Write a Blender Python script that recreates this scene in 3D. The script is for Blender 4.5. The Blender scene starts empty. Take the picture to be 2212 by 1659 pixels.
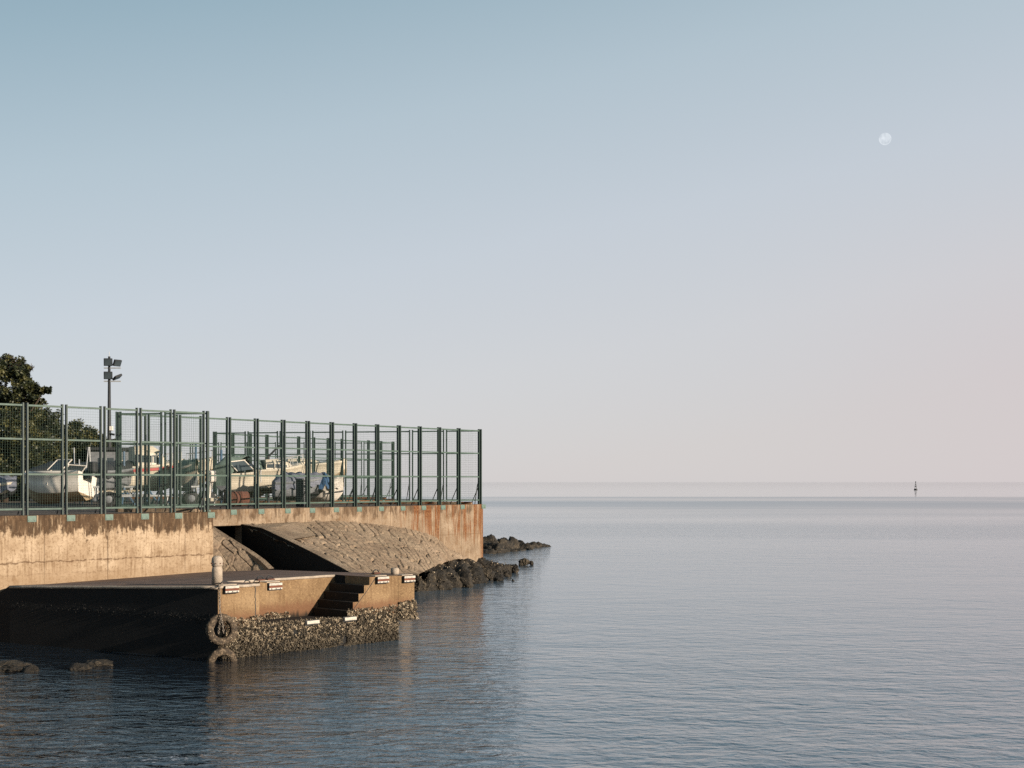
import bpy, bmesh, math, random
import numpy as np
from mathutils import Vector, Matrix, noise as mnoise
R = math.radians
random.seed(7)
rng = np.random.default_rng(7)
sc = bpy.context.scene
C = sc.collection

# ------------------------------------------------------------------ camera
CAM_Z = 3.84
FPX = 3000.0            # focal length in pixels of a 2212 px wide frame
HOR = 1041.0            # row of the sea horizon in that frame
cam_d = bpy.data.cameras.new('camera')
cam = bpy.data.objects.new('camera', cam_d); C.objects.link(cam)
cam.location = (0, 0, CAM_Z); cam.rotation_euler = (R(90), 0, 0)
cam_d.lens = FPX / 2212 * 36; cam_d.sensor_width = 36
cam_d.shift_y = (HOR - 829.5) / 2212
cam_d.clip_start = 0.5; cam_d.clip_end = 60000
sc.camera = cam
sc.view_settings.view_transform = 'Standard'; sc.view_settings.look = 'None'
sc.view_settings.gamma = 1.0; sc.view_settings.use_curve_mapping = False
sc.view_settings.exposure = 0.85
sc.cycles.max_bounces = 6; sc.cycles.use_denoising = False
sc.cycles.transparent_max_bounces = 12

# ------------------------------------------------------------------ sky and sun
SUN_EL = R(15); SUN_AZ = R(120)      # azimuth from +Y towards +X
w = bpy.data.worlds.new('World'); sc.world = w; w.use_nodes = True
nt = w.node_tree; nt.nodes.clear()
out = nt.nodes.new('ShaderNodeOutputWorld'); bg = nt.nodes.new('ShaderNodeBackground')
sky = nt.nodes.new('ShaderNodeTexSky'); sky.sky_type = 'NISHITA'; sky.sun_disc = False
sky.sun_elevation = SUN_EL; sky.sun_rotation = SUN_AZ
sky.altitude = 0; sky.air_density = 1.0; sky.dust_density = 0.3; sky.ozone_density = 1.5
hs = nt.nodes.new('ShaderNodeHueSaturation'); hs.inputs['Saturation'].default_value = 0.75
nt.links.new(sky.outputs[0], hs.inputs['Color'])
# thin high haze over the clear sky: paler towards the horizon and the sun side
EXPO = 2**sc.view_settings.exposure; SKY_ST = .07
tcn = nt.nodes.new('ShaderNodeTexCoord'); sx = nt.nodes.new('ShaderNodeSeparateXYZ'); nt.links.new(tcn.outputs['Generated'], sx.inputs[0])
mm = nt.nodes.new('ShaderNodeMath'); mm.operation = 'MULTIPLY_ADD'; mm.inputs[1].default_value = -.2
nt.links.new(sx.outputs[0], mm.inputs[0]); nt.links.new(sx.outputs[2], mm.inputs[2])
cr = nt.nodes.new('ShaderNodeValToRGB'); nt.links.new(mm.outputs[0], cr.inputs[0])
stops = [(0, (.65, .622, .635)), (.08, (.64, .645, .675)), (.17, (.58, .63, .69)), (.27, (.465, .565, .635)), (.36, (.325, .455, .535)), (.46, (.195, .33, .425)), (.8, (.12, .24, .34))]
e_ = cr.color_ramp.elements
while len(e_) < len(stops): e_.new(.5)
for i_, (p_, c_) in enumerate(stops): e_[i_].position = p_; e_[i_].color = (*c_, 1)
sc_ = nt.nodes.new('ShaderNodeVectorMath'); sc_.operation = 'SCALE'; sc_.inputs['Scale'].default_value = 1/(EXPO*SKY_ST)
nt.links.new(cr.outputs[0], sc_.inputs[0])
mx = nt.nodes.new('ShaderNodeMix'); mx.data_type = 'RGBA'; mx.inputs[0].default_value = .9
nt.links.new(hs.outputs[0], mx.inputs[6]); nt.links.new(sc_.outputs[0], mx.inputs[7])
def smooth(sock, a, b):
    m_ = nt.nodes.new('ShaderNodeMapRange'); m_.interpolation_type = 'SMOOTHSTEP'; nt.links.new(sock, m_.inputs['Value'])
    m_.inputs['From Min'].default_value = a; m_.inputs['From Max'].default_value = b; return m_.outputs[0]
pk = nt.nodes.new('ShaderNodeMath'); pk.operation = 'MULTIPLY'; nt.links.new(smooth(sx.outputs[0], .12, .42), pk.inputs[0]); nt.links.new(smooth(sx.outputs[2], .24, .04), pk.inputs[1])
pk2 = nt.nodes.new('ShaderNodeMath'); pk2.operation = 'MULTIPLY'; nt.links.new(pk.outputs[0], pk2.inputs[0]); pk2.inputs[1].default_value = .5
mx2 = nt.nodes.new('ShaderNodeMix'); mx2.data_type = 'RGBA'; nt.links.new(pk2.outputs[0], mx2.inputs[0]); nt.links.new(mx.outputs[2], mx2.inputs[6])
mx2.inputs[7].default_value = (*[c/(EXPO*SKY_ST) for c in (.665, .575, .585)], 1)
nt.links.new(mx2.outputs[2], bg.inputs['Color'])
bg.inputs['Strength'].default_value = 0.07
nt.links.new(bg.outputs[0], out.inputs['Surface'])
sun_d = bpy.data.lights.new('sun', 'SUN'); sun_d.energy = 5.0; sun_d.angle = R(0.5)
sun_d.color = (1.0, 0.87, 0.72)
sun = bpy.data.objects.new('sun', sun_d); C.objects.link(sun)
sdir = Vector((math.sin(SUN_AZ)*math.cos(SUN_EL), math.cos(SUN_AZ)*math.cos(SUN_EL), math.sin(SUN_EL)))
sun.rotation_euler = sdir.to_track_quat('Z', 'Y').to_euler()
sun.location = sdir * 100

# ------------------------------------------------------------------ helpers
def P(x, y, d):
    """pixel of the 2212x1659 frame at distance d -> world point"""
    return Vector(((x-1106)/FPX*d, d, CAM_Z-(y-HOR)/FPX*d))
def PZ(x, d, z): return Vector(((x-1106)/FPX*d, d, z))
def water_d(y): return FPX*CAM_Z/(y-HOR)

class MB:
    def __init__(s): s.v = []; s.f = []
    def add(s, vs, fs):
        b = len(s.v); s.v += [tuple(p) for p in vs]; s.f += [tuple(b+i for i in f) for f in fs]; return s
    def box(s, c, size, rot=None):
        hx, hy, hz = size[0]/2, size[1]/2, size[2]/2
        vs = [Vector((x, y, z)) for x in (-hx, hx) for y in (-hy, hy) for z in (-hz, hz)]
        if rot is not None: vs = [rot @ p for p in vs]
        vs = [p+Vector(c) for p in vs]
        return s.add(vs, [(0,1,3,2),(4,6,7,5),(0,4,5,1),(2,3,7,6),(0,2,6,4),(1,5,7,3)])
    def tube(s, pts, r, n=8, cap=True):
        pts = [Vector(p) for p in pts]
        rs = r if isinstance(r, (list, tuple)) else [r]*len(pts)
        b = len(s.v); N = len(pts)
        for i, p in enumerate(pts):
            t = (pts[min(i+1, N-1)]-pts[max(i-1, 0)]).normalized()
            a = Vector((0,0,1)) if abs(t.z) < .9 else Vector((1,0,0))
            u = t.cross(a).normalized(); v = t.cross(u)
            for k in range(n):
                an = 2*math.pi*k/n
                s.v.append(tuple(p+(u*math.cos(an)+v*math.sin(an))*rs[i]))
        for i in range(N-1):
            for k in range(n):
                k2 = (k+1) % n
                s.f.append((b+i*n+k, b+i*n+k2, b+(i+1)*n+k2, b+(i+1)*n+k))
        if cap:
            s.f.append(tuple(b+k for k in range(n))[::-1]); s.f.append(tuple(b+(N-1)*n+k for k in range(n)))
        return s
    def lathe(s, prof, n=20, mat=None):
        b = len(s.v); M = mat or Matrix.Identity(4)
        for (r, z) in prof:
            for k in range(n):
                a = 2*math.pi*k/n
                s.v.append(tuple(M @ Vector((r*math.cos(a), r*math.sin(a), z))))
        for i in range(len(prof)-1):
            for k in range(n):
                k2 = (k+1) % n
                s.f.append((b+i*n+k, b+i*n+k2, b+(i+1)*n+k2, b+(i+1)*n+k))
        s.f.append(tuple(b+k for k in range(n))[::-1]); s.f.append(tuple(b+(len(prof)-1)*n+k for k in range(n)))
        return s
    def grid(s, rows):
        b = len(s.v); m = len(rows[0])
        for r in rows: s.v += [tuple(p) for p in r]
        for i in range(len(rows)-1):
            for j in range(m-1):
                s.f.append((b+i*m+j, b+i*m+j+1, b+(i+1)*m+j+1, b+(i+1)*m+j))
        return s
    def prism(s, poly, z0, z1):
        """poly: list of (x,y) or (x,y,ztop)"""
        n = len(poly)
        top = [Vector((p[0], p[1], p[2] if len(p) > 2 else z1)) for p in poly]
        bot = [Vector((p[0], p[1], z0)) for p in poly]
        fs = [tuple(range(n)), tuple(range(2*n-1, n-1, -1))]
        for i in range(n):
            j = (i+1) % n; fs.append((i, i+n, j+n, j))
        return s.add(top+bot, fs)
    def mesh(s, name, smooth=False):
        me = bpy.data.meshes.new(name); me.from_pydata(s.v, [], s.f); me.update()
        bm = bmesh.new(); bm.from_mesh(me)
        bmesh.ops.recalc_face_normals(bm, faces=bm.faces)
        bm.to_mesh(me); bm.free()
        if smooth:
            for p in me.polygons: p.use_smooth = True
        return me
    def build(s, name, mat, parent=None, smooth=False, bevel=0, loc=None):
        me = s.mesh(name, smooth); return link(name, me, mat, parent, bevel, loc)

def link(name, me, mat, parent=None, bevel=0, loc=None):
    if mat is not None and not me.materials: me.materials.append(mat)
    o = bpy.data.objects.new(name, me); C.objects.link(o)
    if parent is not None: o.parent = parent
    if loc is not None: o.location = loc
    if bevel:
        m = o.modifiers.new('bevel', 'BEVEL'); m.width = bevel; m.segments = 2; m.limit_method = 'ANGLE'
    return o
def tag(o, label=None, cat=None, group=None, kind=None):
    if label: o['label'] = label
    if cat: o['category'] = cat
    if group: o['group'] = group
    if kind: o['kind'] = kind
    return o
def thing(name, label, cat, loc=(0,0,0), rotz=0, group=None, rot=None):
    o = bpy.data.objects.new(name, None); C.objects.link(o); o.empty_display_size = .2
    o.location = loc; o.rotation_euler = rot or (0, 0, rotz)
    return tag(o, label, cat, group)
def struct(o): o['kind'] = 'structure'; return o

# ---- node DSL
class NT:
    def __init__(s, name, rough=.8, spec=.3):
        s.m = bpy.data.materials.new(name); s.m.use_nodes = True
        s.t = s.m.node_tree; s.b = s.t.nodes['Principled BSDF']
        s.b.inputs['Roughness'].default_value = rough
        s.b.inputs['Specular IOR Level'].default_value = spec
    def n(s, t, **kw):
        nd = s.t.nodes.new(t)
        for k, v in kw.items(): setattr(nd, k, v)
        return nd
    def put(s, sock, v):
        if hasattr(v, 'is_linked') or isinstance(v, bpy.types.NodeSocket): s.t.links.new(v, sock)
        else:
            try: sock.default_value = v
            except Exception: sock.default_value = tuple(v)+(1,) if len(v) == 3 else v
    def geo(s): return s.n('ShaderNodeNewGeometry').outputs['Position']
    def obj(s): return s.n('ShaderNodeTexCoord').outputs['Object']
    def map(s, v, scale=(1,1,1), loc=(0,0,0), rot=(0,0,0)):
        m = s.n('ShaderNodeMapping'); s.put(m.inputs['Vector'], v)
        m.inputs['Scale'].default_value = scale; m.inputs['Location'].default_value = loc; m.inputs['Rotation'].default_value = rot
        return m.outputs[0]
    def noise(s, v, scale=5, detail=4, rough=.55, dist=0):
        m = s.n('ShaderNodeTexNoise'); s.put(m.inputs['Vector'], v); m.inputs['Scale'].default_value = scale
        m.inputs['Detail'].default_value = detail; m.inputs['Roughness'].default_value = rough; m.inputs['Distortion'].default_value = dist
        return m.outputs['Fac']
    def voro(s, v, scale=5, feature='F1', out='Distance'):
        m = s.n('ShaderNodeTexVoronoi', feature=feature); s.put(m.inputs['Vector'], v); m.inputs['Scale'].default_value = scale
        return m.outputs[out]
    def math(s, op, a, b=0.0, c=None, clamp=False):
        m = s.n('ShaderNodeMath', operation=op, use_clamp=clamp); s.put(m.inputs[0], a); s.put(m.inputs[1], b)
        if c is not None: s.put(m.inputs[2], c)
        return m.outputs[0]
    def dot(s, a, vec):
        m = s.n('ShaderNodeVectorMath', operation='DOT_PRODUCT'); s.put(m.inputs[0], a); m.inputs[1].default_value = vec
        return m.outputs['Value']
    def sep(s, v):
        m = s.n('ShaderNodeSeparateXYZ'); s.put(m.inputs[0], v); return m.outputs
    def comb(s, x, y, z):
        m = s.n('ShaderNodeCombineXYZ'); s.put(m.inputs[0], x); s.put(m.inputs[1], y); s.put(m.inputs[2], z); return m.outputs[0]
    def step(s, v, a, b):
        m = s.n('ShaderNodeMapRange', interpolation_type='SMOOTHSTEP'); s.put(m.inputs['Value'], v)
        m.inputs['From Min'].default_value = a; m.inputs['From Max'].default_value = b
        return m.outputs[0]
    def mix(s, f, a, b, blend='MIX'):
        m = s.n('ShaderNodeMix', data_type='RGBA', blend_type=blend)
        s.put(m.inputs[0], f); s.put(m.inputs[6], a if not isinstance(a, tuple) else tuple(a)+(1,) if len(a) == 3 else a)
        s.put(m.inputs[7], b if not isinstance(b, tuple) else tuple(b)+(1,) if len(b) == 3 else b)
        return m.outputs[2]
    def ramp(s, f, stops):
        m = s.n('ShaderNodeValToRGB'); s.put(m.inputs[0], f); e = m.color_ramp.elements
        while len(e) < len(stops): e.new(.5)
        for i, (p, c) in enumerate(stops): e[i].position = p; e[i].color = tuple(c)+(1,)
        return m.outputs[0]
    def bump(s, h, strength=.5, dist=.02, normal=None):
        m = s.n('ShaderNodeBump'); s.put(m.inputs['Height'], h); m.inputs['Strength'].default_value = strength
        m.inputs['Distance'].default_value = dist
        if normal is not None: s.put(m.inputs['Normal'], normal)
        return m.outputs[0]
    def color(s, v): s.put(s.b.inputs['Base Color'], v if not isinstance(v, tuple) else tuple(v)+(1,)); return s
    def normal(s, v): s.put(s.b.inputs['Normal'], v); return s
    def rough(s, v): s.put(s.b.inputs['Roughness'], v); return s

def simple(name, col, rough=.6, var=.25, scale=6, spec=.3, metal=0, bump=.0):
    """paint / plastic / cloth with a little procedural wear"""
    t = NT(name, rough, spec); v = t.obj()
    f = t.noise(v, scale, 5, .6)
    dk = tuple(c*(1-var) for c in col); lt = tuple(min(1, c*(1+var*.6)) for c in col)
    t.color(t.ramp(f, [(.3, dk), (.7, lt)])); t.b.inputs['Metallic'].default_value = metal
    if bump: t.normal(t.bump(t.noise(v, scale*4, 4), bump, .02))
    return t.m

# ------------------------------------------------------------------ plan of the zigzag quay
GZ = 2.92
W1a = Vector((-22.0, 28.46)); W1b = Vector((-9.2, 42.8))
R1 = Vector((-12.25, 43.15)); W2b = Vector((-1.19, 57.5))
R2 = Vector((-12.9, 60.2)); W3b = Vector((-6.36, 75.3))
END = Vector((-24.0, 77.0))
def unit(a, b): return (b-a).normalized()
e1, e2, e3 = unit(W1a, W1b), unit(R1, W2b), unit(R2, W3b)
def inw(e): return Vector((-e.y, e.x))
def on_line(A, e, x):       # where the vertical plane of column x crosses the line A + s e -> s
    k = (x-1106)/FPX
    return (k*A.y - A.x)/(e.x - k*e.y)

# ------------------------------------------------------------------ materials
def wall_material(name, e, kind):
    t = NT(name, .9, .15); p = t.geo(); z = t.sep(p)[2]; s = t.dot(p, (e.x, e.y, 0))
    sz = t.comb(s, z, 0.0)
    big = t.noise(t.map(sz, (1, 1.2, 1)), 1.3, 5, .6)
    fine = t.noise(sz, 14, 6, .65)
    streak = t.noise(t.map(sz, (5.5, .55, 1)), 1.6, 5, .6)
    streak2 = t.noise(t.map(sz, (13, .8, 1), (3, 0, 0)), 1.2, 3, .6)
    if kind == 1: light = t.ramp(big, [(.25, (.20, .135, .082)), (.5, (.285, .21, .138)), (.75, (.37, .285, .198))])
    else: light = t.ramp(big, [(.25, (.13, .09, .058)), (.5, (.195, .145, .099)), (.75, (.26, .20, .142))])
    light = t.mix(t.step(fine, .5, .72), light, (.13, .08, .042))
    blot = t.noise(t.map(sz, (1.6, 1.1, 1), (9, 2, 0)), 2.2, 7, .7)
    light = t.mix(t.math('MULTIPLY', t.step(blot, .5, .66), .6), light, (.12, .072, .036))
    light = t.mix(t.math('MULTIPLY', t.step(streak2, .52, .72), .7), light, (.125, .075, .04))
    pale = t.math('MULTIPLY', t.step(streak2, .46, .3), .35)
    light = t.mix(pale, light, (.42, .32, .21))
    # dark algae curtain under the coping, with a ragged lower edge
    edge = t.math('ADD', t.math('MULTIPLY', streak, .9), t.math('MULTIPLY', fine, .22))
    depth = t.math('SUBTRACT', GZ, z)
    lim = t.math('MULTIPLY', t.math('ADD', edge, t.math('MULTIPLY', t.math('SUBTRACT', t.noise(t.map(sz, (.9, .3, 1), (2, 5, 0)), 1.1, 3), .5), .6)), 1.05 if kind == 1 else .75)
    cov = t.step(t.math('SUBTRACT', t.math('ADD', lim, t.math('MULTIPLY', t.math('SUBTRACT', blot, .5), .9)), depth), -.03, .13)
    if kind == 2:
        cov = t.math('MULTIPLY', cov, t.step(t.noise(t.map(sz, (2.2, .8, 1)), 1.5, 4), .42, .58))
    dk = t.ramp(t.noise(t.map(sz, (4, 1, 1)), 3, 5), [(.3, (.024, .014, .008)), (.55, (.055, .032, .017)), (.72, (.13, .085, .05))])
    dk = t.mix(t.math('MULTIPLY', t.step(streak2, .40, .27), .75), dk, (.34, .26, .17))
    dk = t.mix(t.math('MULTIPLY', t.step(fine, .56, .7), .5), dk, (.26, .19, .12))
    col = t.mix(t.math('MULTIPLY', cov, .93 if kind == 1 else .75), light, dk)
    # casting joints and cracks
    wob = t.math('MULTIPLY', t.math('SUBTRACT', t.noise(sz, 3, 5), .5), .16)
    if kind == 1:
        s0 = [on_line(W1a, e, x)+W1a.dot(e) for x in (233, 96, 400)]
        for i, sj in enumerate(s0):
            d = t.math('ABSOLUTE', t.math('SUBTRACT', t.math('ADD', s, t.math('MULTIPLY', wob, .2)), sj))
            col = t.mix(t.math('MULTIPLY', t.step(d, .022, .006), .8 if i == 0 else .4), col, (.03, .016, .008))
        for zc, st in ((1.62, .75), (1.28, .25)):
            d = t.math('ABSOLUTE', t.math('ADD', t.math('SUBTRACT', z, zc), t.math('MULTIPLY', wob, 1.3)))
            g = t.math('MULTIPLY', t.step(d, .035, .005), t.step(t.noise(sz, 5, 3), .36, .52))
            col = t.mix(t.math('MULTIPLY', g, st), col, (.06, .03, .014))
        foot = t.math('MULTIPLY', t.step(t.math('ADD', z, t.math('MULTIPLY', fine, .5)), 1.78, 1.3), t.math('ADD', blot, .05))
        col = t.mix(foot, col, (.185, .12, .068))
    else:
        # rust running down from the fence feet near the seaward end
        s1 = on_line(R1, e, 1046)+R1.dot(e); s_a = on_line(R1, e, 855)+R1.dot(e)
        ru = t.math('MULTIPLY', t.step(t.noise(t.map(sz, (3.2, .22, 1), (7.3, 0, 0)), 1.4, 5, .62), .46, .56), t.step(s, s_a, s_a+.7))
        ru = t.math('MULTIPLY', ru, t.step(t.math('ADD', depth, t.math('MULTIPLY', streak2, -1.6)), .9, .1))
        rc = t.ramp(fine, [(.3, (.06, .02, .008)), (.5, (.12, .045, .016)), (.7, (.20, .105, .045))])
        col = t.mix(t.math('MULTIPLY', ru, .9), col, rc)
        col = t.mix(t.math('MULTIPLY', t.step(s, s1-.38, s1-.05), .8), col, rc)
        for x in (905, 952, 997):
            d = t.math('ABSOLUTE', t.math('SUBTRACT', s, on_line(R1, e, x)+R1.dot(e)))
            col = t.mix(t.math('MULTIPLY', t.step(d, .03, .01), .45), col, (.05, .028, .014))
        d = t.math('ABSOLUTE', t.math('ADD', t.math('SUBTRACT', z, 1.72), t.math('MULTIPLY', wob, .3)))
        col = t.mix(t.math('MULTIPLY', t.step(d, .03, .008), .3), col, (.08, .045, .02))
    t.color(col)
    h = t.math('ADD', t.math('MULTIPLY', fine, .6), t.math('MULTIPLY', big, .8))
    t.normal(t.bump(h, .7, .05))
    return t.m

def pier_material():
    t = NT('pier_concrete', .88, .2); p = t.geo(); z = t.sep(p)[2]; s = t.dot(p, (.685, .728, 0))
    sz = t.comb(s, z, t.dot(p, (-.728, .685, 0)))
    big = t.noise(sz, 1.1, 5, .6); fine = t.noise(sz, 22, 5, .7)
    streak = t.noise(t.map(sz, (9, .7, 4)), 1.3, 4)
    col = t.ramp(big, [(.28, (.12, .073, .036)), (.5, (.17, .108, .056)), (.72, (.23, .155, .085))])
    col = t.mix(t.math('MULTIPLY', t.step(fine, .5, .72), .7), col, (.30, .2, .1))
    col = t.mix(t.math('MULTIPLY', t.step(fine, .46, .3), .6), col, (.06, .03, .013))
    col = t.mix(t.math('MULTIPLY', t.step(streak, .5, .75), .55), col, (.075, .037, .016))
    # reddish tide mark and black algae below it
    wz = t.math('ADD', z, t.math('MULTIPLY', t.math('SUBTRACT', streak, .5), .35))
    col = t.mix(t.math('MULTIPLY', t.step(wz, 1.08, .84), .75), col, (.11, .05, .026))
    col = t.mix(t.step(wz, .78, .6), col, (.016, .012, .008))
    # spalled patch with the aggregate showing
    nx = t.dot(p, (-.728, .685, 0))
    t.color(col)
    t.normal(t.bump(t.math('ADD', fine, t.math('MULTIPLY', big, 1.2)), .6, .03))
    return t.m

def deck_material():
    t = NT('deck_concrete', .85, .25); p = t.geo()
    q = t.map(p, (1, 2.4, 1), rot=(0, 0, R(8)))
    a = t.noise(q, .8, 6, .65); f = t.noise(p, 20, 5, .7)
    col = t.ramp(a, [(.3, (.05, .029, .02)), (.5, (.105, .064, .046)), (.7, (.165, .106, .078))])
    col = t.mix(t.math('MULTIPLY', t.step(f, .52, .7), .5), col, (.17, .12, .09))
    t.color(col); t.normal(t.bump(f, .5, .02)); return t.m

def dark_face_material():  # near-black base holds the shade of faces turned from the sun
    t = NT('shade_black_concrete', .75, .25); p = t.geo()
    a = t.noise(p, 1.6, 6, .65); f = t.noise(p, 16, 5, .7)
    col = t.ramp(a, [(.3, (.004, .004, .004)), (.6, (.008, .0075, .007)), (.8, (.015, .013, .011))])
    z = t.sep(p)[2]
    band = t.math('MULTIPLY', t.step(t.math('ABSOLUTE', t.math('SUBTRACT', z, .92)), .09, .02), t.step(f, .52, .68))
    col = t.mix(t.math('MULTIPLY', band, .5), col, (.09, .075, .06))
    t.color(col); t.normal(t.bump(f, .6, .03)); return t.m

def stone_material():
    t = NT('pitched_stone', .9, .15); p = t.geo()
    big = t.noise(p, .8, 4, .6); f = t.noise(p, 9, 6, .68)
    v = t.voro(p, 2.3, 'F1', 'Color')
    vv = t.sep(v)[0]
    col = t.ramp(big, [(.3, (.15, .11, .075)), (.5, (.22, .165, .112)), (.7, (.28, .212, .148))])
    col = t.mix(t.math('MULTIPLY', vv, .4), col, (.12, .075, .05))
    col = t.mix(t.math('MULTIPLY', t.step(f, .5, .72), .55), col, (.32, .24, .155))
    col = t.mix(t.math('MULTIPLY', t.step(f, .46, .3), .6), col, (.06, .038, .026))
    z = t.sep(p)[2]
    col = t.mix(t.step(t.math('ADD', z, t.math('MULTIPLY', big, .5)), 1.05, .8), col, (.03, .024, .017))
    t.color(col); t.normal(t.bump(f, .8, .05)); return t.m

def rock_material(name, k=1.0):
    t = NT(name, .7, .3); p = t.geo(); f = t.noise(p, 7, 7, .7); b = t.noise(p, 1.5, 4)
    col = t.ramp(b, [(.3, (.016*k, .013*k, .009*k)), (.55, (.04*k, .031*k, .02*k)), (.75, (.10*k, .075*k, .045*k))])
    col = t.mix(t.math('MULTIPLY', t.step(f, .52, .66), .75), col, (.17*k, .13*k, .085*k))
    col = t.mix(t.step(f, .46, .34), col, (.008, .007, .006))
    t.color(col); t.normal(t.bump(f, 1.0, .09)); return t.m

def shell_material():
    t = NT('oyster_shell', .7, .3); p = t.geo()
    v = t.voro(p, 17, 'F1', 'Color'); r = t.sep(v)[0]; f = t.noise(p, 40, 3)
    col = t.ramp(r, [(.0, (.018, .014, .009)), (.45, (.065, .05, .032)), (.72, (.17, .13, .085)), (.95, (.37, .295, .2))])
    z = t.sep(p)[2]
    low = t.math('MULTIPLY', t.step(t.math('ADD', z, t.math('MULTIPLY', f, .3)), .8, .15), .8)
    col = t.mix(low, col, (.035, .028, .018))
    t.color(col); return t.m

def leaf_material(name, stops):
    t = NT(name, .55, .3)
    p = t.geo(); f = t.voro(p, 3.5, 'F1', 'Color'); g = t.noise(p, .55, 3)
    v = t.math('ADD', t.math('MULTIPLY', t.sep(f)[0], .6), t.math('MULTIPLY', g, .5))
    t.color(t.ramp(v, stops)); return t.m

def water_material():
    t = NT('sea_water', .04, .5); p = t.geo()
    xyz = t.sep(p)
    t.b.inputs['IOR'].default_value = 1.55
    # wind lanes: long bands lying across the view, calm ones almost a mirror
    lane = t.noise(t.map(p, (.0035, .016, 1), (3.1, .6, 0)), 1.0, 4, .55)
    lane2 = t.noise(t.map(p, (.02, .06, 1), (1.7, 4.2, 0)), 1.0, 3, .5)
    wind = t.step(t.math('ADD', t.math('MULTIPLY', lane, .7), t.math('MULTIPLY', lane2, .3)), .38, .62)
    gust = t.step(t.math('ABSOLUTE', t.math('SUBTRACT', t.math('ADD', xyz[1], t.math('MULTIPLY', lane2, 50)), 135)), 24, 6)
    wind = t.math('ADD', t.math('MULTIPLY', wind, .75), t.math('MULTIPLY', gust, .7))
    near = t.step(xyz[1], 375, 335)
    amp = t.math('MULTIPLY', t.math('ADD', t.math('MULTIPLY', wind, .5), .5), t.math('ADD', t.math('ADD', t.math('MULTIPLY', t.step(xyz[1], 220, 70), .5), t.math('MULTIPLY', t.step(xyz[1], 40, 24), .7)), .06))
    q = t.map(p, (1, 1, 1), rot=(0, 0, R(5)))
    h1 = t.noise(t.map(q, (.5, .95, 1)), 1.0, 3, .5, .3)
    h2 = t.noise(t.map(q, (2.3, 3.6, 1), rot=(0, 0, R(-10))), 1.0, 4, .55, .5)
    h3 = t.noise(t.map(q, (.16, .34, 1), rot=(0, 0, R(9))), 1, 2, .5)
    h = t.math('ADD', t.math('ADD', t.math('MULTIPLY', h1, .10), t.math('MULTIPLY', h2, .075)), t.math('MULTIPLY', h3, .08))
    h = t.math('MULTIPLY', h, amp)
    bp = t.n('ShaderNodeBump'); t.put(bp.inputs['Height'], h); bp.inputs['Strength'].default_value = 1.0; bp.inputs['Distance'].default_value = 1.0
    t.normal(bp.outputs[0])
    # scraps of foam washing off the shore at the near left
    fn = t.noise(t.map(p, (1.0, 1.6, 1), rot=(0, 0, R(10))), 7.0, 6, .7, 1.0)
    fl = t.noise(t.map(p, (.4, .8, 1)), 1.0, 3)
    reg = t.math('MULTIPLY', t.step(xyz[1], 21.0, 19.2), t.step(xyz[0], -1.0, -4.5))
    foam = t.math('MULTIPLY', t.step(t.math('ADD', fn, t.math('MULTIPLY', fl, .5)), .84, .98), reg)
    off = t.math('MAXIMUM', t.step(xyz[1], 30, 62), t.step(t.math('ADD', xyz[0], t.math('MULTIPLY', xyz[1], .04)), -4.6, -.6))  # darker water by the stage: its black reflection put into the colour
    body_shade = t.mix(off, (.009, .013, .018), (.058, .092, .122))
    t.color(t.mix(t.math('MULTIPLY', foam, .8), body_shade, (.42, .43, .47)))
    far_r = t.math('MULTIPLY', t.math('MULTIPLY', t.step(xyz[1], 40, 260), t.math('ADD', t.math('MULTIPLY', wind, .13), .05)), near)
    t.rough(t.math('ADD', t.math('ADD', t.math('MULTIPLY', foam, .6), .04), far_r))
    return t.m

M = {}
M['wall1'] = wall_material('weathered_wall_concrete', e1, 1)
M['wall2'] = wall_material('rust_streaked_concrete', e2, 2)
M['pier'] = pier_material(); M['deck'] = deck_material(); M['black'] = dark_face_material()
M['stone'] = stone_material(); M['rock'] = rock_material('wet_rock', .5); M['rock_pale'] = rock_material('shelly_rock', .42)
M['shell'] = shell_material(); M['water'] = water_material()
M['green'] = simple('green_paint', (.021, .037, .029), .45, .3, 3, .4)
M['rail'] = simple('sunlit_green_paint', (.05, .08, .064), .5, .3, 3)  # lighter copy of the post green: sunlight on the rails painted in
M['wire'] = simple('green_wire', (.05, .085, .062), .6, .3, 3)
M['mint'] = simple('pale_green_paint', (.09, .135, .11), .55, .3, 8)
M['white'] = simple('gelcoat_white', (.56, .51, .44), .35, .18, 2.5)
M['cream'] = simple('gelcoat_cream', (.42, .37, .285), .4, .2, 2.5)
M['hull_tan'] = simple('stained_bottom_paint', (.26, .19, .11), .6, .45, 4)
M['glass'] = simple('dark_glass', (.035, .045, .05), .12, .3, 2, .6)
M['dark'] = simple('dark_paint', (.02, .021, .022), .6, .3, 4)
M['grey'] = simple('grey_paint', (.13, .135, .14), .6, .3, 4)
M['steel'] = simple('galvanised_steel', (.32, .32, .31), .5, .25, 6, .4, .3)
M['rubber'] = simple('rubber', (.018, .018, .018), .7, .3, 9)
M['tarp_grey'] = simple('grey_tarp', (.12, .125, .15), .75, .3, 5, .2, 0, .5)
M['tarp_green'] = simple('faded_green_tarp', (.09, .12, .10), .8, .35, 5, .2, 0, .5)
M['tarp_blue'] = simple('blue_tarp', (.035, .075, .14), .7, .35, 6, .2, 0, .5)
M['red'] = simple('red_stripe', (.28, .03, .026), .5, .2, 4)
M['rust'] = simple('rusty_steel', (.09, .036, .022), .85, .4, 9)
M['blue'] = simple('blue_grey_paint', (.05, .09, .14), .5, .3, 4)
M['steps'] = simple('shade_dark_step', (.022, .015, .010), .8, .4, 8, .2, 0, .5)  # shade of the risers turned from the sun, put into the colour
M['light_conc'] = simple('pale_concrete', (.30, .245, .19), .9, .25, 9, .2, 0, .4)
M['bark'] = simple('bark', (.045, .03, .02), .9, .4, 6)
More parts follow.
